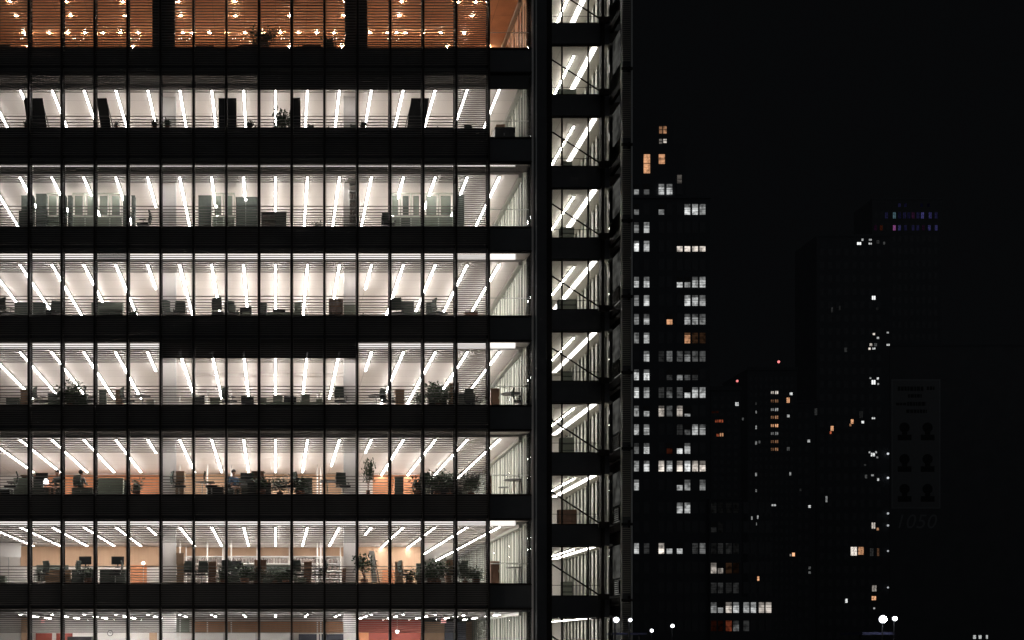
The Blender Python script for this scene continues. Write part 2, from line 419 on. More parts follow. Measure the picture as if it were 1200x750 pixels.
part('wing_outer_wall', MB().box(bs(727), bs(728.5), YB-.1, 88.2, 0, sill(-2)+8), M['spandrel'], B)
part('wing_base', MB().box(XR+.06, bs(727)-.02, YB+.1, 87, 0, sill(7)-.45), M['spandrel'], B)
# end pillar with its ladder of rods
Yp = 70.6
part('pillar', MB().box(XX(729.5, Yp+.35), XX(741, Yp+.35), Yp+.35, Yp+.8, 0, sill(-2)+8), M['spandrel'], B)
part('pillar_edge', MB().box(XX(739.8, Yp-.05), XX(741.3, Yp-.05), Yp-.05, Yp+.1, 0, sill(-2)+8), M['metal'], B)
part('pillar_edge', MB().box(XX(728, Yp-.05), XX(729.2, Yp-.05), Yp-.05, Yp+.1, 0, sill(-2)+8), M['col'], B)
mb = MB(); zz = 10.
while zz < sill(-2)+6:
    k_ = (zz-sill(7)) % 4.215
    if k_ < 3.7: mb.tube((XX(729.5, Yp), Yp, zz), (XX(740, Yp), Yp, zz), .028, n=6)
    zz += .115
part('pillar_rods', mb, mat('pillar rod', (.42,.38,.33), .45), B)
for k in range(-2, 8):
    z = sill(k); part('pillar_collar', MB().box(XX(728.5, Yp-.12), XX(741.3, Yp-.12), Yp-.12, Yp-.055, z-.45, z-.3), M['fin'], B)

# ------------------------------------------------------------ lights of the building
def emit(name, col, st):
    m = bpy.data.materials.new(name); m.use_nodes = True; n = m.node_tree; b = n.nodes['Principled BSDF']
    b.inputs['Base Color'].default_value = (.8, .8, .8, 1); b.inputs['Emission Color'].default_value = (*col, 1); b.inputs['Emission Strength'].default_value = st
    return m
EW = (1., .96, .925)
STR = {1: 30., 2: 46., 3: 56., 4: 54., 5: 48., 6: 44.}
def strip_mesh(name, L, st, col=EW, w=.040):
    mb = MB().box(-w, w, 0, L, 0, .015); mb.cur = 1; mb.box(-w-.003, w+.003, -.01, L+.01, .016, .055)
    for y in (.25, L/2, L-.25): mb.box(-.01, .01, y-.02, y+.02, .055, .14)
    return mb.mesh(name, [emit('light '+name, col, st), M['metal']])
SM = {}
def strip(k, i, y0, L, st, name='ceiling_strip_light', group='ceiling strip lights', desc='white ceiling strip light'):
    key = (round(L, 1), st)
    if key not in SM: SM[key] = strip_mesh('strip_%s' % len(SM), L, st)
    o = link(name, SM[key], None, (XX(17.3+38.2*i), y0, sill(k)+CE-.14))
    tag(o, f'{desc}, {where(k, i)}', 'ceiling light', f'{group} of the {["top","second","third","fourth","fifth","sixth","seventh","bottom"][k]} storey')
    return o
for k in range(1, 7):
    for i in range(-1, 16):
        L = 11.5
        if i in (4,): L = 4.2
        if i == 11 and k > 2: L = 4.2
        if i == 10 and k == 5: L = 9
        if i >= 12: L = 15
        if k == 6 and i in (12, 13): L = 13 if i == 12 else 19
        if k == 6 and i >= 14: L = 24
        if i < 0: L = 11.5
        if i < 0: 
            o = strip(k, 0, 61.2, L, STR[k]); o.location.x = XX(17.3-38.2); USED[o['label']].remove(o)
            tag(o, f'white ceiling strip light just past the left picture edge, {["","second","third","fourth","fifth","sixth","seventh"][k]} storey', 'ceiling light', o['group']); continue
        strip(k, i, 61.2, L, STR[k]*(.7 if (k == 1 and i == 15) else 1))
# back rows of strips that show under the lower storeys
for i in range(0, 5):
    strip(6, i, 73.0, .6, 9.) if False else None
# short lamps of the bottom storey
for r_, Yq in enumerate((61.2, 64.6, 68.0, 71.4)):
    for i in range(0, 16):
        if r_ and 5 <= i <= 10 and r_ > 1: continue
        o = strip(7, i, Yq, 1.5, 80., 'short_ceiling_light', 'short ceiling lights', f'short white ceiling light in {ORD[r_]} row')
# lit window coves (a lit trough of its own per storey, except the third)
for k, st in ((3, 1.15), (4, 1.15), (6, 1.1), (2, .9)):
    segs = [(bx(-1), bx(5)), (bx(11), XR-.75)] if k == 4 else [(bx(-1), XR-.75)]
    for s0, (a, b) in enumerate(segs):
        mb = MB()
        if k == 2: mb.box(a, b, 60.30, 60.38, sill(k)+HW-.075, sill(k)+HW-.03)  # third storey cove is unlit: this glowing line imitates bright reflections
        else: mb.box(a, b, 60.30, 60.37, sill(k)+HW-.27, sill(k)+HW-.03)
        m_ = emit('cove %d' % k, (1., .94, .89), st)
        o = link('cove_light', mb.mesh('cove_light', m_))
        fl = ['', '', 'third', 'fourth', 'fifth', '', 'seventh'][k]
        tag(o, f'long glowing band at the cove over the {["left","right"][s0] + " " if len(segs) > 1 else ""}windows of the {fl} storey', 'cove light', 'lit coves over the windows')
# wing: a strip and a bright trough per storey
wl = [strip_mesh('wing strip', 7.5, 70., (1, .95, .88), .036), strip_mesh('wing strip b', 7.5, 50., (1, .95, .88), .036)]
for k in range(-2, 8):
    z = sill(k)+59.6*YB/F
    fl = ORD[k+2]
    o = link('wing_strip_light', wl[k in (0, 3)], None, (XX(671.5, 76.2), 76.0, z-.14)); tag(o, f'strip light in the narrow right wing, {fl} lit room from the top', 'ceiling light', 'strip lights of the right wing')
    x1 = bs(704)-.13
    o = link('wing_cove_light', MB().box(x1-.30, x1-.02, YB+.3, 86, z-.06, z-.022).mesh('wing_cove_light', emit('wing cove', (1, .95, .9), 7. if k not in (0, 3) else 5.)))
    tag(o, f'bright ceiling trough along the right wing blind, {fl} lit room from the top', 'cove light', 'bright troughs of the right wing')
    # small things in the wing rooms
    if k >= -1:
        c = thing('filing_cabinet', f'grey filing cabinet in the right wing, {fl} lit room from the top', 'cabinet', (XX(664, 76.6), 76.6, sill(k)), 0, 'filing cabinets of the right wing')
        w_ = .3+.12*((k*7) % 3); h_ = .95+.12*((k*5) % 3)
        part('body', MB().box(-w_, w_, -.2, .25, 0, h_), M['dgreen' if k not in (5,) else 'brown'], c)
        mb = MB()
        for q in range(3): mb.box(-w_+.03, w_-.03, -.225, -.203, .05+h_*q/3, h_*(q+1)/3-.03)
        part('drawer', mb, M['green' if k != 5 else 'brown'], c)
# timber storey: bulbs in three rows
bulb = MB().ball((0, 0, 0), .038).mesh('bulb', emit('warm bulb', (1., .82, .64), 620.)); 
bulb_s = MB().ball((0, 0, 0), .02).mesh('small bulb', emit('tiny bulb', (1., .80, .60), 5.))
light_block = MB().lathe((0, 0, 0), [(.085, .025), (.05, .068), (.001, .075), (.001, .07), (.046, .063), (.08, .024)], 12).mesh('shade', M['black'])  # added opaque cap that keeps each bulb from lighting the ceiling directly
cord = MB().tube((0, 0, .07), (0, 0, .22), .008).mesh('cord', M['black'])
rows = {'front': (3, [12, 78, 144, 209, 275, 404.5, 470.6, 536.8, 558], 61.45),
        'middle': (19, [19, 83, 147, 211.5, 275.7, 339.5, 403.5, 467.8, 553], 62.78),
        'back': (39, [28, 36.5, 57.7, 79, 99.6, 120.5, 141, 162, 183, 214, 224.7, 245.6, 266, 287.3, 308, 329, 350, 371, 391.7, 433.5, 454, 464.6, 475.4, 496.5, 517, 544], 64.53),
        'rearmost': (55, [33.5, 156, 292, 339, 401, 524, 573], 66.0)}
for rn, (py, xs, Yb) in rows.items():
    for n_, px in enumerate(xs):
        p = W(px, py, Yb)
        t = thing('pendant_lamp', f'small glowing pendant bulb of the timber storey, {rn} row, number {ORD[n_] if n_ < 16 else "n"+str(n_)} from left', 'pendant lamp', p, 0, 'pendant bulbs under the timber ceiling')
        if n_ >= 16: t['label'] = t['label'].replace('number n%d from left' % n_, ['seventeenth','eighteenth','nineteenth','twentieth','twenty-first','twenty-second','twenty-third','twenty-fourth','twenty-fifth','twenty-sixth'][n_-16]+' from left')
        else: t['label'] = t['label'].replace('number ', '')
        b_ = link('bulb', bulb, t); link('cord', cord, t); link('shade', light_block, t)
for n_, px in enumerate((30.5, 92, 157, 216, 279, 336, 397, 461, 541)):  # made-up bulb clusters that imitate the reflections of table lamps
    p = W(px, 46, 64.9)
    t = thing('reflection_glints', f'small bulb cluster imitating table lamp reflections under the timber ceiling, {ORD[n_]} from left', 'reflection_glints', p, 0, 'bulb clusters imitating reflections in the timber storey')
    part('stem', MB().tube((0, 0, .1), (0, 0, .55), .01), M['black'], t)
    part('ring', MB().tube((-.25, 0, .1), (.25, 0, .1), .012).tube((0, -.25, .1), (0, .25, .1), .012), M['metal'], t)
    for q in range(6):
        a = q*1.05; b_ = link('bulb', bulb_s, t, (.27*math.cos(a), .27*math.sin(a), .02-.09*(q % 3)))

# ------------------------------------------------------------ furniture
def place(k, px, Y): return (XX(px, Y), Y, sill(k))
def bay(px): return 15 if px > 571 else max(0, int((px+2)//38.2))
def cabinet(k, x0, x1, yt, m='dgreen', d=2.2, depth=.45, desc=None, name='storage_cabinet', cat='cabinet', legs=False):
    Y = 60+d; h = max(.3, ZZ(yt, Y)-sill(k)); w = (XX(x1, Y)-XX(x0, Y))/2; cx = (x0+x1)/2
    t = thing(name, f'{desc or "dark low cabinet"}, {where(k, bay(cx))}', cat, place(k, cx, Y), 0, 'cabinets behind the windows')
    part('body', MB().box(-w, w, 0, depth, .04, h-.03).box(-w+.04, w-.04, .03, depth-.03, 0, .038), M[m], t)
    part('top', MB().box(-w-.01, w+.01, -.015, depth+.01, h-.028, h), M[m], t)
    n = max(1, round(w*2/.6))
    for q in range(n):
        a = -w+2*w*q/n; b = -w+2*w*(q+1)/n
        dd = part('door', MB().box(a+.012, b-.012, -.018, -.002, .07, h-.05), M[m], t)
        part('handle', MB().box(b-.06, b-.045, -.035, -.02, h*.55, h*.55+.12), M['metal'], dd)
    return t
def chair_proto():
    t = thing('office_chair', '', 'office chair')
    s_ = MB().box(-.25, .25, -.24, .24, .44, .51); part('seat', s_, M['black'], t)
    b = MB(); n = 6
    for q in range(n):
        z0 = .60+q*.085; c = .05*math.sin(q*.6); b.box(-.23+.012*max(0, q-3), .23-.012*max(0, q-3), .24+c, .285+c, z0, z0+.084)
    part('backrest', b, M['dgreen'], t)
    part('post', MB().tube((0, 0, .1), (0, 0, .44), .03).tube((0, .2, .47), (0, .29, .7), .02), M['metal'], t)
    bb = MB()
    for q in range(5):
        a = q*1.257; bb.tube((0, 0, .1), (.28*math.cos(a), .28*math.sin(a), .06), .022, .015, 6); bb.ball((.28*math.cos(a), .28*math.sin(a), .035), .034, 6)
    part('base', bb, M['black'], t)
    ar = MB()
    for s0 in (-1, 1): ar.box(s0*.28-.025, s0*.28+.025, -.12, .16, .64, .67).tube((s0*.28, .05, .48), (s0*.28, .05, .64), .014)
    part('armrest', ar, M['black'], t)
    return t
PROTO = {}
def put(kind, builder, k, px, Y, rz, desc, cat, group, scale=1., colm=None, zo=0):
    if kind not in PROTO:
        USED.pop('', None); t = builder(); PROTO[kind] = t; USED.pop('', None)
    else: t = copytree(PROTO[kind])
    x, y, z = place(k, px, Y); t.location = (x, y, z+zo); t.rotation_euler = (0, 0, rz); t.scale = (scale,)*3
    tag(t, f'{desc}, {where(k, bay(px))}', cat, group)
    return t
def chair(k, px, Y=61.6, rz=None, sc_=1.12): return put('chair', chair_proto, k, px, Y, R.uniform(-3, 3) if rz is None else rz, 'dark office chair', 'office chair', 'office chairs behind the windows', sc_)
def desk_proto():
    t = thing('desk', '', 'desk')
    part('desktop', MB().box(-.8, .8, -.35, .35, .72, .75), M['white'], t)
    for sx in (-1, 1):
        for sy in (-1, 1): part('leg', MB().box(sx*.75-.025, sx*.75+.025, sy*.3-.025, sy*.3+.025, 0, .718), M['metal'], t)
    part('screen_panel', MB().box(-.8, .8, .36, .40, .3, 1.12), M['dgreen'], t)
    return t
def desk(k, px, Y=62.1): return put('desk', desk_proto, k, px, Y, math.pi if False else 0, 'white desk with grey green screen', 'desk', 'desks behind the windows')
def mon_proto():
    t = thing('computer_monitor', '', 'monitor')
    part('screen', MB().box(-.28, .28, -.02, .02, .14, .50), M['black'], t)
    part('stand', MB().box(-.03, .03, .02, .06, .02, .3).box(-.12, .12, -.08, .1, 0, .02), M['black'], t)
    return t
def monitor(k, px, Y=61.7, zo=.75): return put('mon', mon_proto, k, px, Y, R.uniform(-.5, .5), 'dark computer monitor', 'monitor', 'computer monitors on the desks', 1.1, zo=zo)
def plant_proto(seed, h, wd_, n):
    def f():
        r = random.Random(seed); t = thing('potted_plant', '', 'plant')
        part('pot', MB().lathe((0, 0, 0), [(.001, 0), (.15, 0), (.2, .34), (.185, .34), (.17, .3), (.001, .3)]), M['soil'], t, True)
        st = MB(); lf = MB(); tips = []
        for q in range(9):
            a = r.uniform(0, 6.28); rr = r.uniform(.15, 1)*wd_; e = Vector((rr*math.cos(a), rr*math.sin(a), r.uniform(.55, 1)*h)); m_ = Vector((e.x*.3, e.y*.3, e.z*.5+.1))
            st.tube((0, 0, .28), m_, .016, .011, 5); st.tube(m_, e, .011, .005, 5); tips += [e, (m_+e)/2, m_*.5+e*.5]
        part('stem', st, M['brown'], t)
        for _ in range(n):
            c = r.choice(tips)+Vector((r.gauss(0, .13*wd_/.4), r.gauss(0, .13*wd_/.4), r.gauss(0, .12)))
            d = Vector((r.gauss(0, 1), r.gauss(0, 1), r.gauss(.1, .7))).normalized(); sd = d.orthogonal().normalized(); L = r.uniform(.09, .19); w = L*.28
            lf.quad(c, c+d*L*.5+sd*w, c+d*L, c+d*L*.5-sd*w)
        part('foliage', lf, M['leaf'], t); return t
    return f
PL = {'tall': plant_proto(3, 1.65, .42, 420), 'bushy': plant_proto(5, 1.25, .62, 620), 'small': plant_proto(9, .8, .3, 260)}
def plant(k, px, kind='bushy', Y=61.4, sc_=1., zo=0, rz=0): return put('plant'+kind, PL[kind], k, px, Y, R.uniform(0, 6), f'{kind} green leafy pot plant', 'plant', 'pot plants behind the windows', sc_, zo=zo)
def table_proto():
    t = thing('round_table', '', 'table')
    part('tabletop', MB().lathe((0, 0, 0), [(.001, .98), (.5, .98), (.52, 1.0), (.5, 1.02), (.001, 1.02)], 20), M['black'], t)
    part('pedestal', MB().tube((0, 0, .03), (0, 0, .98), .035), M['metal'], t)
    part('base', MB().lathe((0, 0, 0), [(.001, .0), (.26, 0), (.26, .02), (.001, .035)], 16), M['black'], t)
    return t
def table(k, px, Y=61.5, sc_=1.): return put('table', table_proto, k, px, Y, 0, 'tall round pedestal table', 'table', 'pedestal tables behind the windows', sc_)
def box(k, x0, x1, yt, m='card', d=1.6, desc='brown cardboard box', zo=0):
    Y = 60+d; w = (XX(x1, Y)-XX(x0, Y))/2; h = ZZ(yt, Y)-sill(k); n = max(1, round(h/.5)); cx = (x0+x1)/2
    for q in range(n):
        t = thing('storage_box', f'{desc}{", "+["bottom","second","third","fourth","fifth","sixth"][q]+" of stack" if n > 1 else ""}, {where(k, bay(cx))}', 'box', (XX(cx, Y)+R.uniform(-.02, .02), Y, sill(k)+h*q/n), R.uniform(-.08, .08), 'stacked boxes behind the windows')
        part('carton', MB().box(-w, w, -.02, .4, .002, h/n-.06), M[m], t)
        part('lid', MB().box(-w-.012, w+.012, -.032, .412, h/n-.07, h/n-.004), M[m], t)
def bookcase(k, x0, x1, yt, d=2., m='brown', desc='brown bookcase full of books'):
    Y = 60+d; w = (XX(x1, Y)-XX(x0, Y))/2; h = ZZ(yt, Y)-sill(k); cx = (x0+x1)/2
    t = thing('bookcase', f'{desc}, {where(k, bay(cx))}', 'bookcase', place(k, cx, Y), 0)
    n = max(2, round(h/.38)); mb = MB().box(-w, -w+.03, 0, .3, 0, h).box(w-.03, w, 0, .3, 0, h).box(-w+.03, w-.03, .28, .3, 0, h)
    part('carcass', mb, M[m], t)
    for q in range(n+1):
        zz_ = (h-.03)*q/n; sh = part('shelf', MB().box(-w+.031, w-.031, 0.0, .278, zz_, zz_+.028), M[m], t)
        if q < n:
            bk = MB(); x = -w+.05
            while x < w-.08:
                tt = R.uniform(.025, .06); hh = R.uniform(.18, .29)
                if R.random() < .85: bk.box(x, x+tt-.004, .03, .22, zz_+.03, zz_+.03+hh)
                x += tt
            part('books', bk, M['books'], sh)
def partition(k, x0, x1, yt, n, d=3., m='green', desc='sage office partition with upper panes', dark=()):
    Y = 60+d; a = XX(x0, Y); b = XX(x1, Y); h = ZZ(yt, Y)-sill(k); cx = (x0+x1)/2
    t = thing('office_partition', f'{desc}, {where(k, bay(cx))}', 'partition', ((a+b)/2, Y, sill(k)), 0, 'office partitions of the third storey')
    w = (b-a)/2; fr = MB().box(-w, w, 0, .06, h-.06, h).box(-w, w, 0, .06, h*.55, h*.55+.06)
    for q in range(n+1):
        x = -w+2*w*q/n; fr.box(max(-w, x-.03), min(w, x+.03), -.004, .064, 0, h-.061)
    part('frame', fr, mat('pale frame', (.50,.52,.44), .6), t)
    for q in range(n):
        x = -w+2*w*q/n+.035; x2 = -w+2*w*(q+1)/n-.035
        part('upper_pane', MB().box(x+.08, x2-.08, .02, .035, h*.55+.13, h-.14), M[m if q not in dark else 'dgreen'], t)
        part('lower_panel', MB().box(x, x2, .02, .04, .05, h*.55-.002), M[m if q not in dark else 'dgreen'], t)
def easel_board(k, x0, x1, yt, m='black', desc='dark display board on slanted legs', lean=1, yb=150, d=1.2):
    Y = 60+d; w = (XX(x1, Y)-XX(x0, Y))/2; h = ZZ(yt, Y)-sill(k); hb = ZZ(yb, Y)-sill(k); cx = (x0+x1)/2
    t = thing('display_board', f'{desc}, {where(k, bay(cx))}', 'display board', place(k, cx, Y), 0, 'display boards of the second storey' if k == 1 else None)
    mb = MB(); s_ = lean*.22
    mb.v = [(-w+ (s_ if 0 else 0), 0, h), (w, 0, h), (w+s_, -.1, hb), (-w+s_, -.1, hb), (-w, .05, h), (w, .05, h), (w+s_, -.05, hb), (-w+s_, -.05, hb)]
    mb.f = [(0, 3, 2, 1), (4, 5, 6, 7), (0, 1, 5, 4), (1, 2, 6, 5), (2, 3, 7, 6), (3, 0, 4, 7)]; mb.mi = [0]*6
    part('board', mb, M[m], t)
    for e in (-1, 1): part('leg', MB().tube((e*w*.9, .03, h-.05), (e*w*.9+lean*.55, .5, 0), .022), M['black'], t)
    part('leg', MB().tube((0, 0, hb), (lean*.1, -.15, 0), .025), M['black'], t)

# seated person: one skinned body, shirt and hair as children
def person_proto(shirt):
    def f():
        t = thing('person', '', 'person')
        def skin(name, pts, edges, rad, m, lv=1):
            me = bpy.data.meshes.new(name); me.from_pydata(pts, edges, []); o = link(name, me, t)
            sm = o.modifiers.new('s', 'SKIN'); sv = me.skin_vertices[0].data
            for v_, r_ in zip(sv, rad): v_.radius = (r_, r_*.85) if isinstance(r_, float) else r_
            sv[0].use_root = True; ss = o.modifiers.new('u', 'SUBSURF'); ss.levels = lv; ss.render_levels = lv
            me.materials.append(m); return o
        pts = [(0,0,.55),(0,.02,.75),(0,.03,.95),(0,.02,1.06),(0,0,1.13),(0,-.02,1.24),(0,-.02,1.34),
               (.18,.02,1.0),(.24,-.03,.76),(.2,-.26,.72),(.18,-.34,.73),(-.18,.02,1.0),(-.24,-.03,.76),(-.2,-.26,.72),(-.18,-.34,.73),
               (.1,-.05,.54),(.12,-.43,.52),(.12,-.42,.09),(.12,-.54,.05),(-.1,-.05,.54),(-.12,-.43,.52),(-.12,-.42,.09),(-.12,-.54,.05)]
        e = [(0,1),(1,2),(2,3),(3,4),(4,5),(5,6),(2,7),(7,8),(8,9),(9,10),(2,11),(11,12),(12,13),(13,14),(0,15),(15,16),(16,17),(17,18),(0,19),(19,20),(20,21),(21,22)]
        r_ = [.14,.135,.14,.07,.055,.095,.075,.06,.045,.035,.03,.06,.045,.035,.03,.085,.065,.045,.035,.085,.065,.045,.035]
        skin('body', pts, e, r_, M['skin'], 2)
        skin('shirt', [(0,0,.57),(0,.02,.75),(0,.03,.95),(0,.02,1.04),(.18,.02,1.0),(.24,-.03,.77),(.21,-.2,.73),(-.18,.02,1.0),(-.24,-.03,.77),(-.21,-.2,.73)],
             [(0,1),(1,2),(2,3),(2,4),(4,5),(5,6),(2,7),(7,8),(8,9)], [.16,.155,.16,.08,.075,.058,.048,.075,.058,.048], M[shirt], 2)
        part('hair', MB().ball((0, .02, 1.31), .112, 14, .95), M['hair'], t, True)
        return t
    return f
def person(k, px, Y, rz, shirt, desc): return put('p'+shirt, person_proto(shirt), k, px, Y, rz, desc, 'person', None, 1.05, zo=-.03)

# storey 1 (second): window benches, boards, small clutter
for i in range(0, 15):
    t = thing('window_bench', f'black low window bench, {where(1, i)}', 'bench', (bx(i)+.769, 60.22, sill(1)), 0, 'low benches along the second storey windows')
    part('seat', MB().box(-.762, .762, 0, .42, .50, .56), M['black'], t); part('front_panel', MB().box(-.76, .76, .02, .06, .0, .498), M['black'], t); part('side_panel', MB().box(-.70, -.66, .062, .4, 0, .498), M['black'], t)
for a in ((27.5, 50, 115, 1), (113, 125, 115, 1), (256, 277, 115, 0.1), (341, 352, 114.5, .05), (482, 503, 115, -1)):
    easel_board(1, a[0], a[1], a[2], lean=a[3], d=1.0)
for px, kind, s_ in ((333, 'tall', 1.02), (181, 'small', .55), (196, 'small', .6), (426, 'small', .5), (293, 'small', .5), (31, 'small', .5), (136, 'small', .5)):
    plant(1, px, kind, 60.9 if kind == 'tall' else 60.5, s_, 0 if kind == 'tall' else .57)
for px in (253, 285, 305, 360, 378, 410, 470, 520, 545): chair(1, px, 61.3, sc_=.95)
cabinet(1, 580, 604, 149, 'black', 1.0, desc='black cabinet'); box(1, 582, 592, 146, 'card', 2.0)
# storey 2 (third): partitions and tall cabinets
TC = dict(name='tall_cabinet')
for x0, x1, y in ((25, 39, 229), (42, 54, 227), (69, 77, 229), (79.5, 84, 229), (144, 149.5, 229), (154, 158, 229), (232.5, 247.5, 229), (276.5, 302, 231), (533.5, 544, 229)):
    cabinet(2, x0, x1, y, 'dgreen', 2.6, desc='tall dark grey cabinet', **TC) if x0 not in (79.5, 154) else cabinet(2, x0, x1, y, 'dgreen', 2.6, desc='slim dark grey locker', **TC)
partition(2, 54.5, 69, 226, 1); partition(2, 85, 143, 226, 4); partition(2, 249, 275, 226, 2); partition(2, 457, 494, 226, 3, dark=(1,)); partition(2, 497, 531, 226, 2)
cabinet(2, 22, 38, 247, 'dgreen', 1.8, desc='low dark grey cabinet')
bookcase(2, 306, 335, 248, 2., 'green', 'low sage bookcase'); cabinet(2, 322, 335.5, 248, 'dgreen', 1.7, desc='low dark cabinet in front')
plant(2, 372, 'small', 61.5, .9); chair(2, 168, 61.4); chair(2, 455, 61.4)
bookcase(2, 409, 421, 214, 1.9, 'white', 'tall narrow white shelf before the column')
for px, py in ((253.5, 242), (288, 234)):
    t = thing('desk_lamp', f'small globe lamp glowing beside the cabinets, {where(2, bay(px))}', 'lamp', W(px, py, 61.8)); 
    part('globe', MB().ball((0, 0, 0), .07), emit('globe', (1, .95, .9), 6.), t); h_ = t.location.z-sill(2)
    part('stand', MB().tube((0, 0, -.07), (0, 0, -h_+.02), .012).lathe((0, 0, -h_), [(.12, 0), (.12, .02), (.001, .03)]), M['metal'], t)
# storey 3 (fourth)
for x0, x1, y, m in ((17, 36, 354, 'dgreen'), (38.5, 53, 354, 'dgreen'), (53.5, 65, 363, 'black'), (107, 144, 354, 'green'), (116, 143, 362, 'dgreen'), (471, 485, 353, 'dgreen'), (500, 511, 354, 'dgreen'), (403, 416, 357, 'green'), (486, 494, 365, 'green'), (545, 560, 365, 'brown')):
    cabinet(3, x0, x1, y, m, 2.2 if m != 'black' and (x0, y) != (116, 362) else 1.5, desc={'dgreen': 'dark grey cabinet', 'green': 'sage cabinet', 'black': 'black cabinet', 'brown': 'brown cabinet'}[m]+(' in front' if x0 == 116 else ''))
for px in (9, 67, 211, 257, 272, 465, 200, 516): chair(3, px)
for x0, x1, y in ((248, 262, 364.5), (268, 276, 358), (284, 294, 365), (313, 345, 366.5)): cabinet(3, x0, x1, y, 'green', 1.8, desc='low sage sideboard')
monitor(3, 288, 61.9, .4); monitor(3, 327, 61.9, .3)
box(3, 304, 312, 355, 'dgreen', 1.8, 'grey storage box'); box(3, 345, 353, 355, 'green', 1.8, 'sage storage box'); bookcase(3, 385.5, 402, 350, 1.8)
plant(3, 426, 'small', 61.4, .55); plant(3, 157, 'small', 61.4, .8)
# storey 4 (fifth)
for x0, x1, y, m in ((7, 22, 466, 'dgreen'), (56, 72, 461, 'dgreen'), (78, 101, 462, 'dgreen'), (537, 557, 461, 'dgreen'), (502, 524, 461, 'black'), (172, 181, 468, 'white'), (575, 585.5, 455, 'brown'), (305, 341, 472, 'green'), (345, 380, 472, 'green')):
    cabinet(4, x0, x1, y, m, 1.7, desc={'dgreen': 'dark grey cabinet', 'green': 'sage low cabinet', 'black': 'black cabinet', 'brown': 'brown wooden cabinet', 'white': 'white low cabinet'}[m])
box(4, 24, 33, 457, 'card', 1.9); box(4, 136, 144, 457, 'card', 1.9, 'tan cardboard box'); box(4, 464, 474, 456, 'card', 1.9); box(4, 526, 537, 449, 'brown', 1.8, 'dark brown box'); box(4, 116, 124, 457, 'dgreen', 2.1, 'grey storage box')
plant(4, 82, 'bushy', 61.5, 1.0); plant(4, 514, 'bushy', 61.5, 1.02); plant(4, 490, 'tall', 61.6, .55); plant(4, 98, 'small', 61.3, .8)
for px in (48, 107, 150, 269, 400, 455, 552, 609): chair(4, px, sc_=1.05)
for x0, x1, y in ((246, 257, 466), (304, 312, 466), (320, 331, 463), (353, 363, 462), (371, 378, 467)): box(4, x0, x1, y, 'green', 1.7, 'sage storage box')
for px in (233, 290, 340): monitor(4, px, 61.8, .25)
table(4, 167, 61.7, .78); table(4, 441, 61.7, .8); table(4, 599, 62, .95)
# storey 5 (sixth)
for x0, x1, y, m in ((16, 35, 560, 'green'), (39, 50, 559, 'dgreen'), (115, 144, 560, 'green'), (0, 13, 573, 'black'), (38, 70, 571, 'dgreen'), (146, 152, 568, 'dgreen'), (243, 262, 570, 'black'), (290, 318, 566, 'black'), (346, 366, 560, 'dgreen'), (505, 535, 561, 'black'), (84, 108, 572, 'dgreen'), (573, 576, 556, 'brown')):
    cabinet(5, x0, x1, y, m, 1.5 if y > 562 else 2.1, desc={'dgreen': 'dark grey cabinet', 'green': 'sage filing cabinet', 'black': 'black low cabinet', 'brown': 'narrow brown cabinet'}[m]+(' in front' if y in (571, 572) else ''))
box(5, 206, 215.5, 552, 'card', 1.9, 'tall tan box'); box(5, 295, 309, 552, 'brown', 2., 'dark brown box'); box(5, 463, 473, 559, 'dgreen', 2., 'grey storage box')
t = thing('bowl', f'dark wooden bowl on the sage cabinet, {where(5, 0)}', 'bowl', (XX(28.5, 62.3), 62.3, ZZ(560, 62.1))); part('dish', MB().lathe((0, 0, 0), [(.001, 0), (.09, 0), (.2, .14), (.185, .14), (.08, .02), (.001, .02)], 16), M['brown'], t, True); part('rim', MB().lathe((0, 0, 0), [(.2, .141), (.2, .15), (.185, .15), (.185, .141)], 16), M['brown'], t)
person(5, 274, 61.7, .5, 'blue', 'seated person in a blue shirt'); person(5, 67, 61.8, -.4, 'greyc', 'seated person with grey green shirt'); person(5, 95, 61.9, 2.6, 'greyc', 'seated person in grey facing the orange wall')
for px, Y in ((274, 61.75), (67, 61.85), (95, 61.95)): chair(5, px, Y, .5 if px == 274 else -.4 if px == 67 else 2.6, 1.05)
for px in (248, 338, 402, 209.5, 498, 12, 340.5): chair(5, px, 61.3, sc_=1.15) if px != 340.5 else None
table(5, 237, 61.6, .8); table(5, 384, 61.6, .85); table(5, 590, 61.2, .5); table(5, 602, 61.9, .95)
plant(5, 431.5, 'tall', 61.7, 1.).scale = (.55, .55, 1.2); plant(5, 512, 'bushy', 61.4, .95); plant(5, 527, 'tall', 61.4, .72); plant(5, 552, 'bushy', 61.3, .85); plant(5, 490, 'small', 61.5, 1.1); plant(5, 352, 'small', 61.3, 1.1); plant(5, 160, 'small', 61.3, 1.); plant(5, 328, 'bushy', 61.4, .8); plant(5, 306, 'small', 61.2, 1.2)
desk(5, 282, 62.0); monitor(5, 289, 61.9); desk(5, 130, 63.); monitor(5, 49, 61.9)
t = thing('desk_lamp', f'bright white desk lamp between grey cabinets, {where(5, 1)}', 'lamp', place(5, 54, 61.9)); part('shade', MB().lathe((0, 0, 0), [(.14, .78), (.09, 1.0), (.001, 1.0)]), emit('lamp shade', (1, .97, .95), 4.), t); part('stand', MB().tube((0, 0, 0), (0, 0, .8), .02), M['metal'], t)
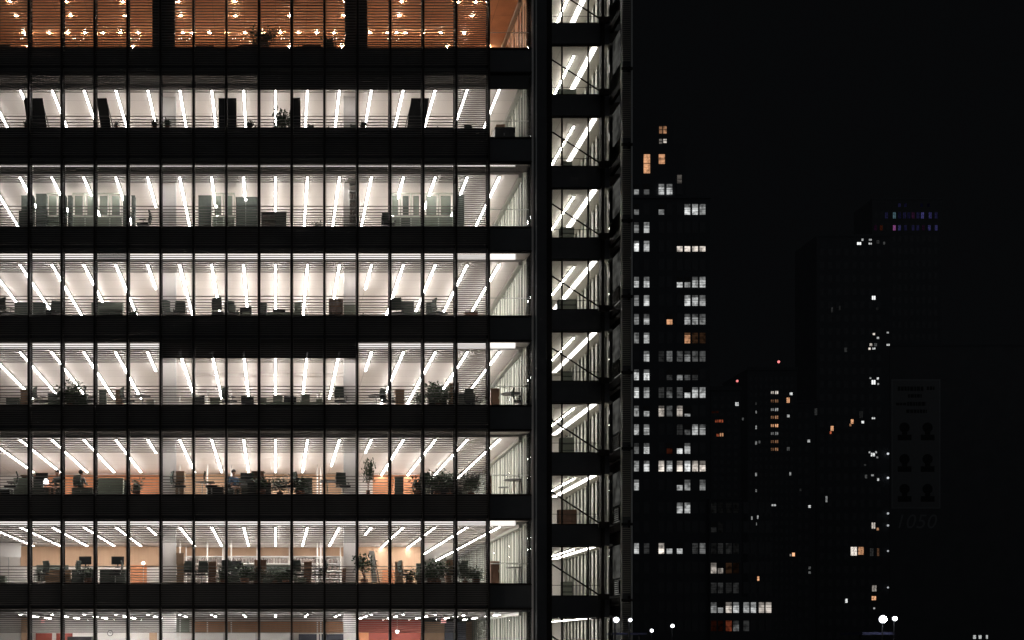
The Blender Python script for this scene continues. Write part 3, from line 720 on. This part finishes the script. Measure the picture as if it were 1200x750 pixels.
# storey 6 (seventh)
for x0, x1, y, m in ((84, 112, 667, 'dgreen'), (117, 147, 667, 'dgreen'), (0, 6, 675, 'green'), (345, 359, 677, 'green'), (575, 585.5, 657.5, 'brown'), (308, 341, 672, 'dgreen'), (257, 271, 675, 'dgreen')):
    cabinet(6, x0, x1, y, m, 1.9, desc={'dgreen': 'dark grey green cabinet', 'green': 'sage cabinet', 'brown': 'brown wooden cabinet'}[m])
for x0, x1, y, m, s_ in ((53, 70, 668, 'card', 'tan crate'), (71, 82.5, 668, 'card', 'second tan crate'), (207, 215.5, 648, 'card', 'tall tan box'), (244, 253, 658, 'brown', 'dark brown box'), (271, 283, 662, 'dgreen', 'green storage box'), (298, 312, 656, 'brown', 'dark brown box'), (356, 365, 658, 'brown', 'tall brown box'), (401, 405, 666, 'brown', 'narrow brown post box'), (463, 472, 658, 'card', 'grey tan box'), (488, 496, 660, 'dgreen', 'dark grey box'), (523, 535, 656, 'brown', 'dark brown box')):
    box(6, x0, x1, y, m, 2.0, s_)
easel_board(6, 432.5, 438.5, 645.5, 'white', 'white board tilted on an easel', .6, 682, 1.8)
for px, kind, s_ in ((103, 'small', 1.), (322, 'bushy', .62), (335, 'small', .9), (505, 'small', 1.), (513, 'bushy', .9), (545, 'bushy', .7), (492, 'bushy', .65), (427, 'tall', .95), (262, 'small', .9), (287, 'small', 1.1), (300, 'bushy', .6), (480, 'small', .8), (558, 'small', 1.)):
    plant(6, px, kind, 61.4, s_)
for px in (48, 99, 135, 224, 236, 264, 348, 476, 530, 550, 374): chair(6, px, 61.5, sc_=1.1)
desk(6, 60, 63.); desk(6, 290, 63.); desk(6, 330, 63.); monitor(6, 100, 61.95, .9); monitor(6, 138, 62, .9); monitor(6, 276, 62.9)
table(6, 604, 61.9, .9); table(6, 376, 61.7, .85)
t = thing('desk_lamp', f'small round glowing lamp before the orange panel, {where(6, 4)}', 'lamp', W(168, 660, 63)); part('globe', MB().ball((0, 0, 0), .085), emit('globe2', (1, .92, .8), 5.), t); h_ = t.location.z-sill(6); part('stand', MB().tube((0, 0, -h_), (0, 0, -.08), .015), M['metal'], t)
t = thing('wall_screen', f'large white projection screen at the left end, {where(6, 0)}', 'screen', (XX(10, 72), 72, 0)); part('surface', MB().box(-.75, .7, 0, .02, ZZ(653, 72), ZZ(638, 72)), M['white'], t); part('housing', MB().box(-.8, .75, -.03, .06, ZZ(638, 72)+.002, ZZ(636.5, 72)), M['white'], t); part('stand_pole', MB().box(-.03, .03, .025, .06, sill(6), ZZ(638, 72)), M['metal'], t)
# shelf wall in the middle of storey 6
for n_, (a, b) in enumerate(((217, 262), (262, 302), (302, 340), (340, 400))):
    Y = 73.3; x0, x1 = XX(a, Y)+.02, XX(b, Y)-.02; z0 = sill(6)
    t = thing('shelf_unit', f'white open shelf unit under tan panels, {ORD[n_]} of four, seventh storey', 'shelf unit', ((x0+x1)/2, Y, z0)); w = (x1-x0)/2
    zt = ZZ(651.5, Y)-z0
    part('upright', MB().box(-w, -w+.05, 0, .35, 0, CE-.1).box(w-.05, w, 0, .35, 0, CE-.1), M['white'], t)
    for q in range(5):
        zq = zt-.42*q
        sh = part('shelf', MB().box(-w+.051, w-.051, 0, .35, zq-.04, zq), M['white'], t)
        if q:
            bk = MB(); x = -w+.1
            while x < w-.12:
                if R.random() < .7: bk.box(x, x+.05, .05, .28, zq+.002, zq+R.uniform(.2, .34))
                x += .06
            part('books', bk, M['books'], sh)
    if n_ == 3: part('back_panel', MB().box(-w+.051, w-.051, .3, .34, 0, zt-.05), M['white'], t)
# storey 7 (bottom)
t = thing('wall_clock', 'round white wall clock on the grey wall, bottom storey', 'clock', (XX(129, YC-.1), YC-.02, ZZ(742, YC))); 
mb = MB().tube((0, 0, 0), (0, -.06, 0), .17, n=24); part('rim', mb, M['navy'], t); part('face', MB().tube((0, -.061, 0), (0, -.066, 0), .14, n=24), M['white'], t); part('hand', MB().box(-.008, .008, -.075, -.068, 0, .1).box(0, .07, -.075, -.068, -.008, .008), M['black'], t)
def sign(px, py, Y, label, w, h, m, es=0):
    t = thing('exit_sign', label, 'sign', W(px, py, Y))
    part('face', MB().box(-w, w, 0, .04, -h, h), emit('exit red', (1., .12, .07), .5), t)
    part('bracket', MB().box(-.02, .02, .01, .03, h, sill(7)+CE-t.location.z-.003), M['metal'], t)
    cu = bpy.data.curves.new('lettering', 'FONT'); cu.body = 'EXIT'; cu.size = h*1.5; cu.align_x = 'CENTER'; cu.align_y = 'CENTER'; cu.extrude = .002
    tmp = bpy.data.objects.new('tmp', cu); COL.objects.link(tmp); dg = bpy.context.evaluated_depsgraph_get(); me = bpy.data.meshes.new_from_object(tmp.evaluated_get(dg)); bpy.data.objects.remove(tmp)
    me.materials.clear(); me.materials.append(M['white']); o = link('lettering', me, t, (0, -.005, 0)); o.rotation_euler = (math.pi/2, 0, 0)
sign(520, 727.5, 64.0, 'glowing red sign hanging under the ceiling, bottom storey right side', .13, .11, 'red')
sign(50, 728, 67., 'red sign hanging under the ceiling above two red doors, bottom storey', .09, .09, 'red')
cabinet(7, 79, 107, 746, 'black', 6., .5, 'black tall cabinet by the red doors', **TC)
t = thing('wall_lamp', 'round white lamp globe in front of the red wall, bottom storey', 'lamp', W(465.5, 740, 72)); part('globe', MB().ball((0, 0, 0), .12), emit('globe3', (1, .95, .88), 3.), t); part('stem', MB().tube((0, 0, .12), (0, 0, sill(7)+CE-t.location.z-.005), .012), M['metal'], t)
for n_, (a, b) in enumerate(((228, 262), (264, 300), (303, 340))):
    Y = 71.5; t = thing('whiteboard', f'white board wall behind the middle bays, {ORD[n_]} of three, bottom storey', 'whiteboard', ((XX(a, Y)+XX(b, Y))/2, Y, sill(7))); w = (XX(b, Y)-XX(a, Y))/2-.02; h = ZZ(742, Y)-sill(7)
    part('surface', MB().box(-w, w, 0, .03, .3, h), M['white'], t); part('frame', MB().box(-w-.01, w+.01, -.01, .04, h+.001, h+.04).box(-w-.04, -w-.002, -.01, .04, 0, h+.04).box(w+.002, w+.04, -.01, .04, 0, h+.04), M['metal'], t)
# storey 0 (timber): plants and round lampshades seen over the sill
for px, kind, s_ in ((308, 'bushy', .92), (18, 'small', .45), (93, 'small', .5), (143, 'small', .45), (221, 'small', .4), (245, 'small', .55), (386, 'small', .95), (349, 'small', .5), (281, 'small', .5)): plant(0, px, kind, 60.7, s_)
for n_, (x0, x1, y) in enumerate(((0, 12, 53), (228, 250, 53.5), (281, 304, 52), (355, 376, 52))): cabinet(0, x0, x1, y, 'brown', .9, desc='low dark sideboard')

# ------------------------------------------------------------ ground
g = struct('ground', MB().box(-1500, 1500, -200, 2600, -1, 0), mat('asphalt', (.05,.05,.05), .9, 0, .2, .5))
struct('pavement', MB().box(-60, 60, 50, 59.3, 0, .13), mat('paving', (.25,.24,.23), .9, 0, .15, 1.))

# ------------------------------------------------------------ towers far behind
HULL = mat('dark masonry', (.066,.069,.076), .9, 0, .2, .1)
PANE = mat('unlit pane', (.056,.058,.064), .5, 0, .2, .3)
BLI = mat('half drawn blind', (.06,.055,.05), .8)
LW = {}
PAL = {'w': (.92,.94,.93), 'c': (1., .90, .80), 'o': (1., .50, .26), 'r': (1., .22, .10), 'b': (.30,.28,1.), 'm': (.9,.25,.8), 't': (.4,.75,.9)}
def lw(c, b):
    b = max(.02, round(b*12)/12) if b >= .1 else round(b, 2)
    if (c, b) not in LW: LW[(c, b)] = lit_window_mat(f'lit office {c}{b}', PAL[c], 1.1*b**1.5)
    return LW[(c, b)]
def towwin(root, Y, x0, x1, y0, y1, c, b, frac=1.):
    """window with sash bars; frac < 1 leaves the upper part behind a blind"""
    X0, X1, Z1, Z0 = XX(x0, Y), XX(x1, Y), ZZ(y0, Y), ZZ(y1, Y)
    zm = Z0+(Z1-Z0)*frac
    up = R.uniform(.55, .8) if frac == 1 and b > .25 else frac
    if up != frac: zm = Z0+(Z1-Z0)*up
    b = b*R.uniform(.8, 1.12)
    mb = MB().box(X0, X1, Y-.06, Y-.005, Z0, zm)
    if up < 1: mb.cur = 1; mb.box(X0, X1, Y-.06, Y-.005, zm+.002, Z1)
    w = part('window', mb, [lw(c, min(.98, b)), BLI if frac < 1 else lw(c, b*R.uniform(.25, .65))], root)
    t_ = .1*Y/250; mx_ = (X0+X1)/2; mz_ = (Z0+Z1)/2
    part('frame', MB().box(X0, X1, Y-.12, Y-.062, mz_-t_*.35, mz_+t_*.35), HULL, w)
YA = 250.
oA = (XX(785, YA), YA, 0)
TA = thing('office_tower', 'dark stepped office tower with white lit windows right of the glass building', 'tower', oA); TA['_org'] = list(oA)
part('wall', MB().box(XX(715, YA), XX(832, YA), YA, YA+35, 0, ZZ(232, YA)).box(XX(725, YA), XX(804, YA), YA+.2, YA+33, ZZ(232, YA), ZZ(168, YA)).box(XX(735, YA), XX(790, YA), YA+.4, YA+28, ZZ(168, YA), ZZ(128, YA)), HULL, TA)
part('parapet', MB().box(XX(714, YA), XX(833, YA), YA-.3, YA+.0-.002, ZZ(233, YA), ZZ(230.5, YA)), HULL, TA)
part('roof_tank', MB().lathe((XX(765, YA), YA+14, ZZ(128, YA)), [(2.6, 0), (2.6, 4.5), (.05, 6.5)], 16), HULL, TA)
CX = [(742.9,748.8),(754.3,761),(771.6,778.4),(781,788),(793,800),(802,809),(811,818),(819.7,826.8)]
WX = [(832.8,839.7),(841,847.5),(850.3,857.6),(859,866),(871,878),(879.7,886),(889,895.6),(897,904)]
rowsA = {228.2: "0w35h 1w2h 2w75 3w6", 251.7: "0w3h 2w4h 5w8 6w8 7w5", 273: "0w35 1w75", 294.8: "0w9 1w7 4c9h 5c9h 6c9h 7c9h", 337: "0w8 1w8 4w7h 5w5h 6w7 7w7",
 358.5: "0w4 1w7 5w75 6w6 7w5", 380.5: "0w4 1w65 3o7h 5w5 6w5 7w3", 402.5: "0w35 1w6 5o6 6o12 7o08", 423.9: "1w6 2w06 3w2 4w15 5w35 6w2 7w15", 445.6: "0w8 1w9 3w12h 4w3h 5w15h 6w08h",
 466.4: "0w9 1w6 2w09 3w3 4w15 5w7h 6w7 7w7", 488: "0w5 1w5h 2c6 3w15 4c6 5w6z", 509.8: "0w5 1w65 4w07 5w12h 6w7 7w4", 531.8: "0w3 1w7 3r10h 4w8h 5w6", 552.6: "0w6 1w7 2c95 3w7 4c95 5w85 6c85 7c8",
 574.7: "0w7 4w6h 5w45 6w05 7w3", 601.6: "4w6 5w65 2w02 6w02 7w02", 624: "6w04 5w02", 649: "0w8 1w12 2c95 3w45h 4w6h 5w05 6w10 7w2", 672: "0r08 1c6h 2c9 3w05 4w06 6w02 7w02",
 695.3: "0w25h 1w08 2w07 3w05 4w95z 5w8z 6w08 7w08", 718.2: "4w08 5w08 6w35h 7w35h", 739.8: "1w8 2c8 3w25 4c9 5w03 6w02"}
rowsW = {601.6: "0w03 1w02 2w03 3w02", 624: "0w05h 1w02", 649: "0w03 1w05 2w06 3w03", 672: "0c6 1c5h 2o07 3o03", 695.3: "0w07 1w07 2w06 3w07", 718.2: "0w5 1w45h 2c85 3w8 4w55 5w6 6c6 7c65", 739.8: "0r04 1r04 2r25 3w3 4w12"}
def fill(root, Y, cols, rows_, minlit=.0):
    un = MB(); cnt_ = 0
    for yb, s_ in rows_.items():
        done = set()
        for tk in s_.split():
            ci = int(tk[0]); c = tk[1]; fr = 1.
            b = tk[2:]
            if b[-1] == 'h': fr = .5; b = b[:-1]
            elif b[-1] == 'z': fr = .22; b = b[:-1]
            b = float('0.'+b); a = cols[ci]
            if cnt_ < 98: towwin(root, Y, a[0]+.3, a[1]-.3, yb-12.4, yb-.2, c, b, fr); done.add(ci); cnt_ += 1
        for ci, a in enumerate(cols):
            if ci not in done:
                if yb < 230 and ci > 4: continue
                un.box(XX(a[0], Y), XX(a[1], Y), Y-.04, Y-.004, ZZ(yb, Y), ZZ(yb-13.3, Y))
    part('window', un, PANE, root, kind='stuff')
def order(rows_):   # brightest windows as parts of their own, dim ones kept for last
    return rows_
# thin out the dimmest so that the hundred that show remain
rA = {}
for y, s_ in rowsA.items():
    rA[y] = ' '.join(t for t in s_.split() if float('0.'+t[2:].rstrip('hz')) >= .06)
nA = sum(len(s.split()) for s in rA.values())
fill(TA, YA, CX, rA | {317: ''})
for (x0, x1, y0, y1, c, b) in ((772.5,776,148,156.5,'o',.35),(777.4,781,148,156.5,'o',.5),(772.5,776,163,169,'c',.3),(777.4,781,163,167.5,'c',.7),(754.3,761.7,181,203,'o',.75),(772,779,181,192,'o',.7),(793.5,798.8,205,215,'c',.2)):
    w = 'attic_window'; Yw = YA if y0 > 232 else YA+.2 if y0 > 168 else YA+.4
    wnd = part('attic_window', MB().box(XX(x0, Yw), XX(x1, Yw), Yw-.06, Yw-.004, ZZ(y1, Yw), ZZ(y0, Yw)), lw(c, b), TA)
    mz_ = (ZZ(y0, Yw)+ZZ(y1, Yw))/2; part('frame', MB().box(XX(x0, Yw), XX(x1, Yw), Yw-.12, Yw-.062, mz_-.06, mz_+.06), HULL, wnd)
YW = 249.
oW = (XX(868, YW), YW, 0)
TW = thing('low_office_block', 'lower dark office block with two rows of lit windows beside the stepped tower', 'office block', oW); TW['_org'] = list(oW)
part('wall', MB().box(XX(832.3, YW), XX(869, YW), YW, YW+30, 0, ZZ(585, YW)).box(XX(869, YW)+.01, XX(908, YW), YW, YW+30, 0, ZZ(700, YW)), HULL, TW)
part('roof', MB().box(XX(832.3, YW), XX(869.6, YW), YW-.2, YW-.003, ZZ(586, YW), ZZ(584, YW)), HULL, TW)
fill(TW, YW, WX, {y: s for y, s in rowsW.items()})
# more distant towers
def small_tower(name, label, Y, x0, x1, yt, lights, pitch, extra=None, cw=9.):
    o_ = ((XX(x0, Y)+XX(x1, Y))/2, Y, 0); T = thing(name, label, 'tower', o_); T['_org'] = list(o_)
    part('wall', MB().box(XX(x0, Y), XX(x1, Y), Y, Y+30, 0, ZZ(yt, Y)), HULL, T)
    part('parapet', MB().box(XX(x0, Y)-.2, XX(x1, Y)+.2, Y-.3, Y-.004, ZZ(yt, Y)-.8, ZZ(yt, Y)+.6), HULL, T)
    un = MB(); yy = yt+pitch
    while yy < 752:
        xx_ = x0+cw*.4
        while xx_ < x1-cw*.6:
            un.box(XX(xx_, Y), XX(xx_+cw*.5, Y), Y-.04, Y-.004, ZZ(yy+pitch*.5, Y), ZZ(yy, Y)); xx_ += cw
        yy += pitch
    part('window', un, PANE, T, kind='stuff')
    for (px, py, w, h, c, b) in lights:
        X0, X1, Z0, Z1 = XX(px-w/2, Y), XX(px+w/2, Y), ZZ(py+h/2, Y), ZZ(py-h/2, Y)
        m_ = lw(c, min(b, .95)) if b <= 1 else emit(f'small light {c} {b}', PAL[c], b)
        wn = part('window', MB().box(X0, X1, Y-.09, Y-.045, Z0, Z1), m_, T)
        if w > 3: part('frame', MB().box((X0+X1)/2-.1, (X0+X1)/2+.1, Y-.14, Y-.092, Z0, Z1), HULL, wn)
    return T
L = []
for y in (460, 470, 480, 489, 498.8, 508, 517.5, 526.5):
    c = {480: 'w', 508: 'w', 460: 'c'}.get(y, 'o'); br = {460: .8, 498.8: .9, 480: .5, 489: .5, 526.5: .4}.get(y, .35)
    L += [(905, y, 3.2, 3, c, br*.7), (910, y, 3.6, 3.4, c, br)]
L += [(927, 461.5, 3, 3, 'w', .9), (923.5, 469, 3.5, 6, 'o', .8), (923.7, 487.5, 3, 3, 'w', .5), (923.7, 526, 3, 4, 'w', .2), (926, 555.3, 2, 4, 'w', .4), (929.8, 649.8, 3, 4, 'o', 1.2), (926.5, 650.5, 2, 2.4, 'c', .3), (888.5, 678, 2.2, 5, 'o', .9), (886, 473, 1.5, 3, 'w', .1), (886, 483, 1.5, 3, 'w', .35), (886, 501, 1.5, 4, 'w', .5), (886, 519, 2, 4, 'w', .3), (890, 518, 2, 3, 'w', .15), (886, 556, 2, 4, 'w', .4), (906.7, 592, 5, 2, 'w', .6), (870.5, 491, 2, 3, 'w', .15), (888, 606, 1.6, 4, 'w', .5), (886, 614, 1.6, 3, 'w', .3), (881, 607, 1.5, 4, 'w', .4), (886, 575, 1.6, 3, 'w', .3)]
TB = small_tower('apartment_tower', 'far dark tower with a column of small orange windows', 540., 876, 934, 432, L, 9.4, cw=6)
part('beacon', MB().ball((XX(912.5, 540), 540, ZZ(424, 540)), .55), emit('beacon red', (1., .25, .25), 1.3), TB)
part('mast', MB().tube((XX(912.5, 540), 540.2, ZZ(432, 540)), (XX(912.5, 540), 540.2, ZZ(425.4, 540)), .15), HULL, TB)
TE = small_tower('apartment_tower', 'far dark tower with two short rows of red orange windows and red beacon', 420., 833, 868, 455, [(840, 493.5, 4, 3, 'r', .35), (845, 493.5, 4.5, 3, 'r', .45), (841, 510, 3, 3, 'r', .3), (845.5, 509.5, 4, 3.6, 'o', .55), (863.5, 473.5, 3.6, 4, 'w', .9), (838, 483, 8, 2.4, 'r', .04)], 9.4, cw=8)
part('beacon', MB().ball((XX(864, 420), 420, ZZ(446.5, 420)), .4), emit('beacon red b', (1., .25, .25), 1.1), TE)
part('mast', MB().tube((XX(864, 420), 420.2, ZZ(455, 420)), (XX(864, 420), 420.2, ZZ(447.6, 420)), .12), HULL, TE)
L = [(1006.7, 285.4, 4.6, 3, 'w', 1.3), (1010.7, 281, 2.2, 2.2, 'w', .7), (1019.7, 281, 3.2, 2, 'w', .6), (1019.7, 285.5, 3.6, 2, 'w', .7), (1028.8, 283.5, 3, 4, 'w', .12), (1036, 285, 2, 3, 'w', .2),
     (1023.8, 349, 4, 4.4, 'w', 1.2), (1028, 362, 3, 3, 'w', .04), (975, 363, 2, 6, 'w', .08), (984, 361, 2, 5, 'w', .05), (1024, 391.5, 2.5, 2.2, 'c', .9), (1028.8, 396, 2.5, 2.2, 'w', .7), (1040.3, 389.8, 2.4, 1.8, 'w', .5),
     (1020.5, 404, 3, 3, 'c', .6), (1019, 408.7, 2.4, 2.4, 'c', .9), (1024, 408.5, 3.4, 2, 'w', .8), (1026, 404, 3, 3.6, 'w', .2), (1040.7, 404, 3.4, 2, 'w', .8), (991, 410, 3, 5, 'w', .08),
     (1023.6, 448, 4.4, 5, 'w', 1.2), (1028.5, 443.5, 2.4, 2.4, 'w', .9), (1029, 450, 2, 2, 'w', .5), (1020, 443, 1.8, 1.8, 'w', .5), (1023.5, 490, 3.6, 2, 'w', 1.), (1011, 494.7, 3, 3, 'w', 1.), (998.6, 494, 3, 5, 'o', .8), (996.5, 498, 2, 3, 'o', .4), (1009, 486, 4, 8, 'w', .05),
     (975, 502, 3.2, 5.5, 'o', .9), (973.3, 507, 2, 3, 'r', .6), (1022.8, 532.8, 4.6, 4, 'w', .9), (1019, 530, 2, 2, 'w', .6), (1026.5, 530, 2, 2.2, 'w', .6), (1028, 536, 2, 2, 'w', .35), (1013.6, 545, 2.4, 2, 'w', .12),
     (1022.4, 557, 3, 2, 'w', .4), (1014.8, 558.5, 2.4, 4, 'w', .15), (1029, 562, 2.2, 3, 'w', .7), (968.5, 585, 2.2, 7, 'w', .3), (1023.5, 616, 4, 7, 'c', .7), (1028.5, 620, 2.6, 3, 'o', .5),
     (1000.5, 646, 7, 10, 'c', .9), (1008.8, 645.5, 6.4, 9, 'o', .6), (1021.5, 647, 4, 9, 'w', .08), (1029, 647, 2.4, 9, 'o', .2), (1024.5, 689.5, 5, 7, 'c', .45), (1024, 701, 5, 4.6, 'o', .9), (1024.5, 712.8, 2, 2, 'w', .6), (991.8, 704, 2.6, 4.6, 'w', .9)]
TC_ = small_tower('apartment_tower', 'tall dark apartment tower with scattered white and orange lights on the right', 720., 957, 1042.3, 276, L, 15.5, cw=9.5)
for py in (531.7, 560, 601.7, 615.8, 645.7, 688.5):
    part('marker_light', MB().ball((XX(1040.6, 718), 718, ZZ(py, 718)), .62 if py < 620 else .52), emit('marker %d' % py, (.9, .95, 1), .8 if py in (531.7, 560) else .45), TC_)
YP = 950.
L = []
for x, b, c in ((1038.7,.10,'b'),(1048,.22,'t'),(1060,.07,'b'),(1070,.06,'m'),(1075.7,.10,'b'),(1081,.26,'b'),(1090,.16,'b'),(1097,.08,'b'),(1054,.05,'b'),(1065,.05,'b')): L.append((x, 252.5, 3.2, 7, c, b*1.1))
for x, b, c in ((1026,.04,'m'),(1032.7,.07,'r'),(1048,.30,'m'),(1054,.12,'b'),(1061,.06,'b'),(1070,.07,'b'),(1075.5,.10,'b'),(1082,.04,'m'),(1089,.13,'b'),(1097,.16,'b')): L.append((x, 267, 3., 6, c, b*1.1))
for x, b in ((1054,.08),(1061,.05),(1080,.03),(1088,.02)): L.append((x, 240.5, 3, 4, 'b', b))
small_tower('skyscraper', 'distant skyscraper whose top windows glow purple and blue', YP, 1022, 1103, 233, L, 14.4, cw=7)
TN = [(947.7, 516.8, 3, 3, 'w', .6), (948.6, 593.6, 2.8, 2.8, 'w', .8), (948.7, 665.5, 2.6, 3, 'w', .15), (948.7, 671, 2.6, 2.4, 'w', .25), (956, 482.5, 3, 8, 'w', .10), (938, 574, 2, 3, 'w', .06)]
small_tower('apartment_tower', 'near black tower with a few single lights between two brighter towers', 640., 884, 955.5, 470.5, TN, 13, cw=8)
# building with the painted banner and its number
YD = 820.
oD = (XX(1120, YD), YD, 0)
TD = thing('dark_building', 'nearly black building carrying a tall dim banner and the number 1050', 'building', oD); TD['_org'] = list(oD)
part('wall', MB().box(XX(1043, YD), XX(1290, YD), YD, YD+30, 0, ZZ(405, YD)), mat('black masonry', (.085,.086,.092), .9, 0, .2, .1), TD)
part('parapet', MB().box(XX(1043, YD)-.2, XX(1290, YD), YD-.3, YD-.003, ZZ(405, YD)-.5, ZZ(405, YD)+.6), HULL, TD)
bn = mat('dim banner', (.15,.15,.152), .9, 0, .12, .5); bd = mat('banner dark', (.020,.021,.021), .9, 0, .2, .5); be = mat('banner edge', (.20,.20,.205), .9)
bp = part('banner', MB().box(XX(1044.5, YD), XX(1102, YD), YD-.08, YD-.02, ZZ(596, YD), ZZ(446, YD)), bn, TD)
def R4(mb, x0, x1, y0, y1, Y, y_off=.1): mb.box(XX(x0, Y), XX(x1, Y), Y-y_off-.02, Y-y_off+.018, ZZ(y1, Y), ZZ(y0, Y))
mb = MB(); R4(mb, 1044.5, 1102, 444.5, 446, YD); R4(mb, 1044.5, 1102, 594.6, 596, YD); R4(mb, 1044.5, 1046, 446.01, 594.5, YD); R4(mb, 1100.5, 1102, 446.01, 594.5, YD)
part('border', mb, be, bp)
mb = MB()
for x0, x1, y0, y1 in ((1052,1082,453,458),(1064,1080,462,466),(1050,1062,472,475),(1063,1085,471,475.5),(1062,1086,480,484),(1086,1095,453,457)): 
    x = x0
    while x < x1: w_ = R.uniform(2, 4); R4(mb, x, min(x1, x+w_), y0, y1, YD); x += w_+.8
part('lettering', mb, bd, bp)
for (cx_, cy_) in ((1060, 505), (1087, 505), (1060, 542), (1087, 542), (1060, 577), (1087, 577)):
    mb = MB(); c = W(cx_, cy_-4, YD-.13)
    mb.tube((c.x, YD-.14, c.z), (c.x, YD-.09, c.z), 3.3, n=16); R4(mb, cx_-8, cx_+8, cy_+4.5, cy_+11, YD, .11); R4(mb, cx_-3, cx_+3, cy_+1, cy_+4.4, YD, .11)
    part('portrait_silhouette', mb, bd, bp)
cu = bpy.data.curves.new('numerals', 'FONT'); cu.body = '1050'; cu.size = 12.9; cu.align_x = 'CENTER'; cu.extrude = .05; cu.shear = .25; cu.space_character = 1.05
tmp = bpy.data.objects.new('tmp', cu); COL.objects.link(tmp); dg = bpy.context.evaluated_depsgraph_get(); me = bpy.data.meshes.new_from_object(tmp.evaluated_get(dg)); bpy.data.objects.remove(tmp)
me.materials.clear(); me.materials.append(be); o = link('numerals', me, TD, (XX(1072, YD)-oD[0], -.1, ZZ(619, YD))); o.rotation_euler = (math.pi/2, 0, 0)
for px in (1142, 1148.5, 1157): 
    part('window', MB().box(XX(px-1.6, YD), XX(px+(1.6 if px < 1150 else .6), YD), YD-.06, YD-.004, ZZ(748.6, YD), ZZ(744.4, YD)), lw('w', .7), TD)

# ------------------------------------------------------------ lamps near the foot of the picture
POLE = mat('lamp pole', (.05,.05,.055), .5, .5)
def flood(px, py, Y, r, st, label, cat='street lamp', col=(.92, .95, 1.)):
    p = W(px, py, Y); t = thing('street_lamp', label, cat, (p.x, Y, 0))
    part('pole', MB().tube((0, .25, 0), (0, .25, p.z), .07, .05), POLE, t)
    h = part('lamp_head', MB().tube((0, .28, p.z), (0, .1, p.z), r*1.15, r*1.3, 16), POLE, t)
    part('lens', MB().ball((0, 0, p.z), r, 16), emit('flood %s' % px, col, st), h, True)
for n_, (x, lab) in enumerate(((-11., 'added unseen street lamp on the pavement below the left bays, under the picture edge'), (-2., 'added unseen street lamp on the pavement below the middle bays, under the picture edge'), (7.5, 'added unseen street lamp on the pavement below the right bays, under the picture edge'))):
    t = thing('street_lamp', lab, 'street lamp', (x, 49, .13))  # added lamp out of view, lightens the lower spandrel bands
    part('pole', MB().tube((0, 0, 0), (0, 0, 8.2), .09, .06).tube((0, 0, 8.2), (0, 1.4, 8.5), .05), POLE, t)
    h = part('lamp_head', MB().box(-.16, .16, 1.1, 1.9, 8.5, 8.6), POLE, t)
    part('lens', MB().ball((0, 1.5, 8.4), .16, 12), emit('street %d' % n_, (1., .95, .86), 1100.), h, True)
flood(722.3, 726.3, 67, .13, 16, 'large bright round lamp at the foot of the ribbed pillar')
flood(738.7, 726.6, 67.2, .085, 10, 'smaller round lamp just right of the bright lamp by the pillar')
flood(763.8, 739, 150, .18, 8, 'small white lamp before the lowest windows of the stepped tower')
flood(788.2, 733.5, 150, .20, 8, 'second white lamp further right before the stepped tower')
flood(1035.2, 725.7, 140, .36, 60, 'brilliant white floodlight low on the right side')
flood(1048.8, 725, 141, .23, 14, 'small oval lamp just right of the brilliant floodlight')
YL = 143.
t = thing('roof_canopy', 'low roof edge tinted with the blue light streak under the brilliant floodlight', 'canopy', (XX(1020, YL), YL, 0))
part('roof', MB().box(XX(1003, YL)-XX(1020, YL), XX(1041, YL)-XX(1020, YL), -1.6, 4, ZZ(744, YL), ZZ(741, YL)), mat('blue roof metal', (.10,.105,.20), .35, .3), t)  # blue of the streak below the lamp is put into the roof colour
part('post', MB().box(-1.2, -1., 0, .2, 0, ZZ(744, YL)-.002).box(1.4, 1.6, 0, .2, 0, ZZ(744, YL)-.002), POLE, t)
t = thing('roof_canopy', 'thin low metal canopy under the two lamps by the ribbed pillar', 'canopy', (XX(738, 68.), 68., 0))
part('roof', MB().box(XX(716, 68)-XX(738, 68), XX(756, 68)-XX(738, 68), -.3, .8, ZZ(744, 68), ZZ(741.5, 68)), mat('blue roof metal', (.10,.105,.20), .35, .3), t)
part('post', MB().box(-.9, -.8, .3, .4, 0, ZZ(744, 68)-.002).box(.6, .7, .3, .4, 0, ZZ(744, 68)-.002), POLE, t)

# labels that still coincide: tell the things apart from left to right within their bay
for lab, obs in list(USED.items()):
    obs = [o for o in obs if o['label'] == lab]
    if len(obs) > 1:
        obs.sort(key=lambda o: o.location.x)
        names = {2: ['left', 'right'], 3: ['left', 'middle', 'right']}.get(len(obs), ['leftmost']+['inner '+ORD[q] for q in range(1, len(obs)-1)]+['rightmost'])
        for o, nme in zip(obs, names): o['label'] = nme+' '+lab
for o in bpy.data.objects:
    if '_org' in o.keys(): del o['_org']
print('objects', len(bpy.data.objects), 'tower lit', nA)
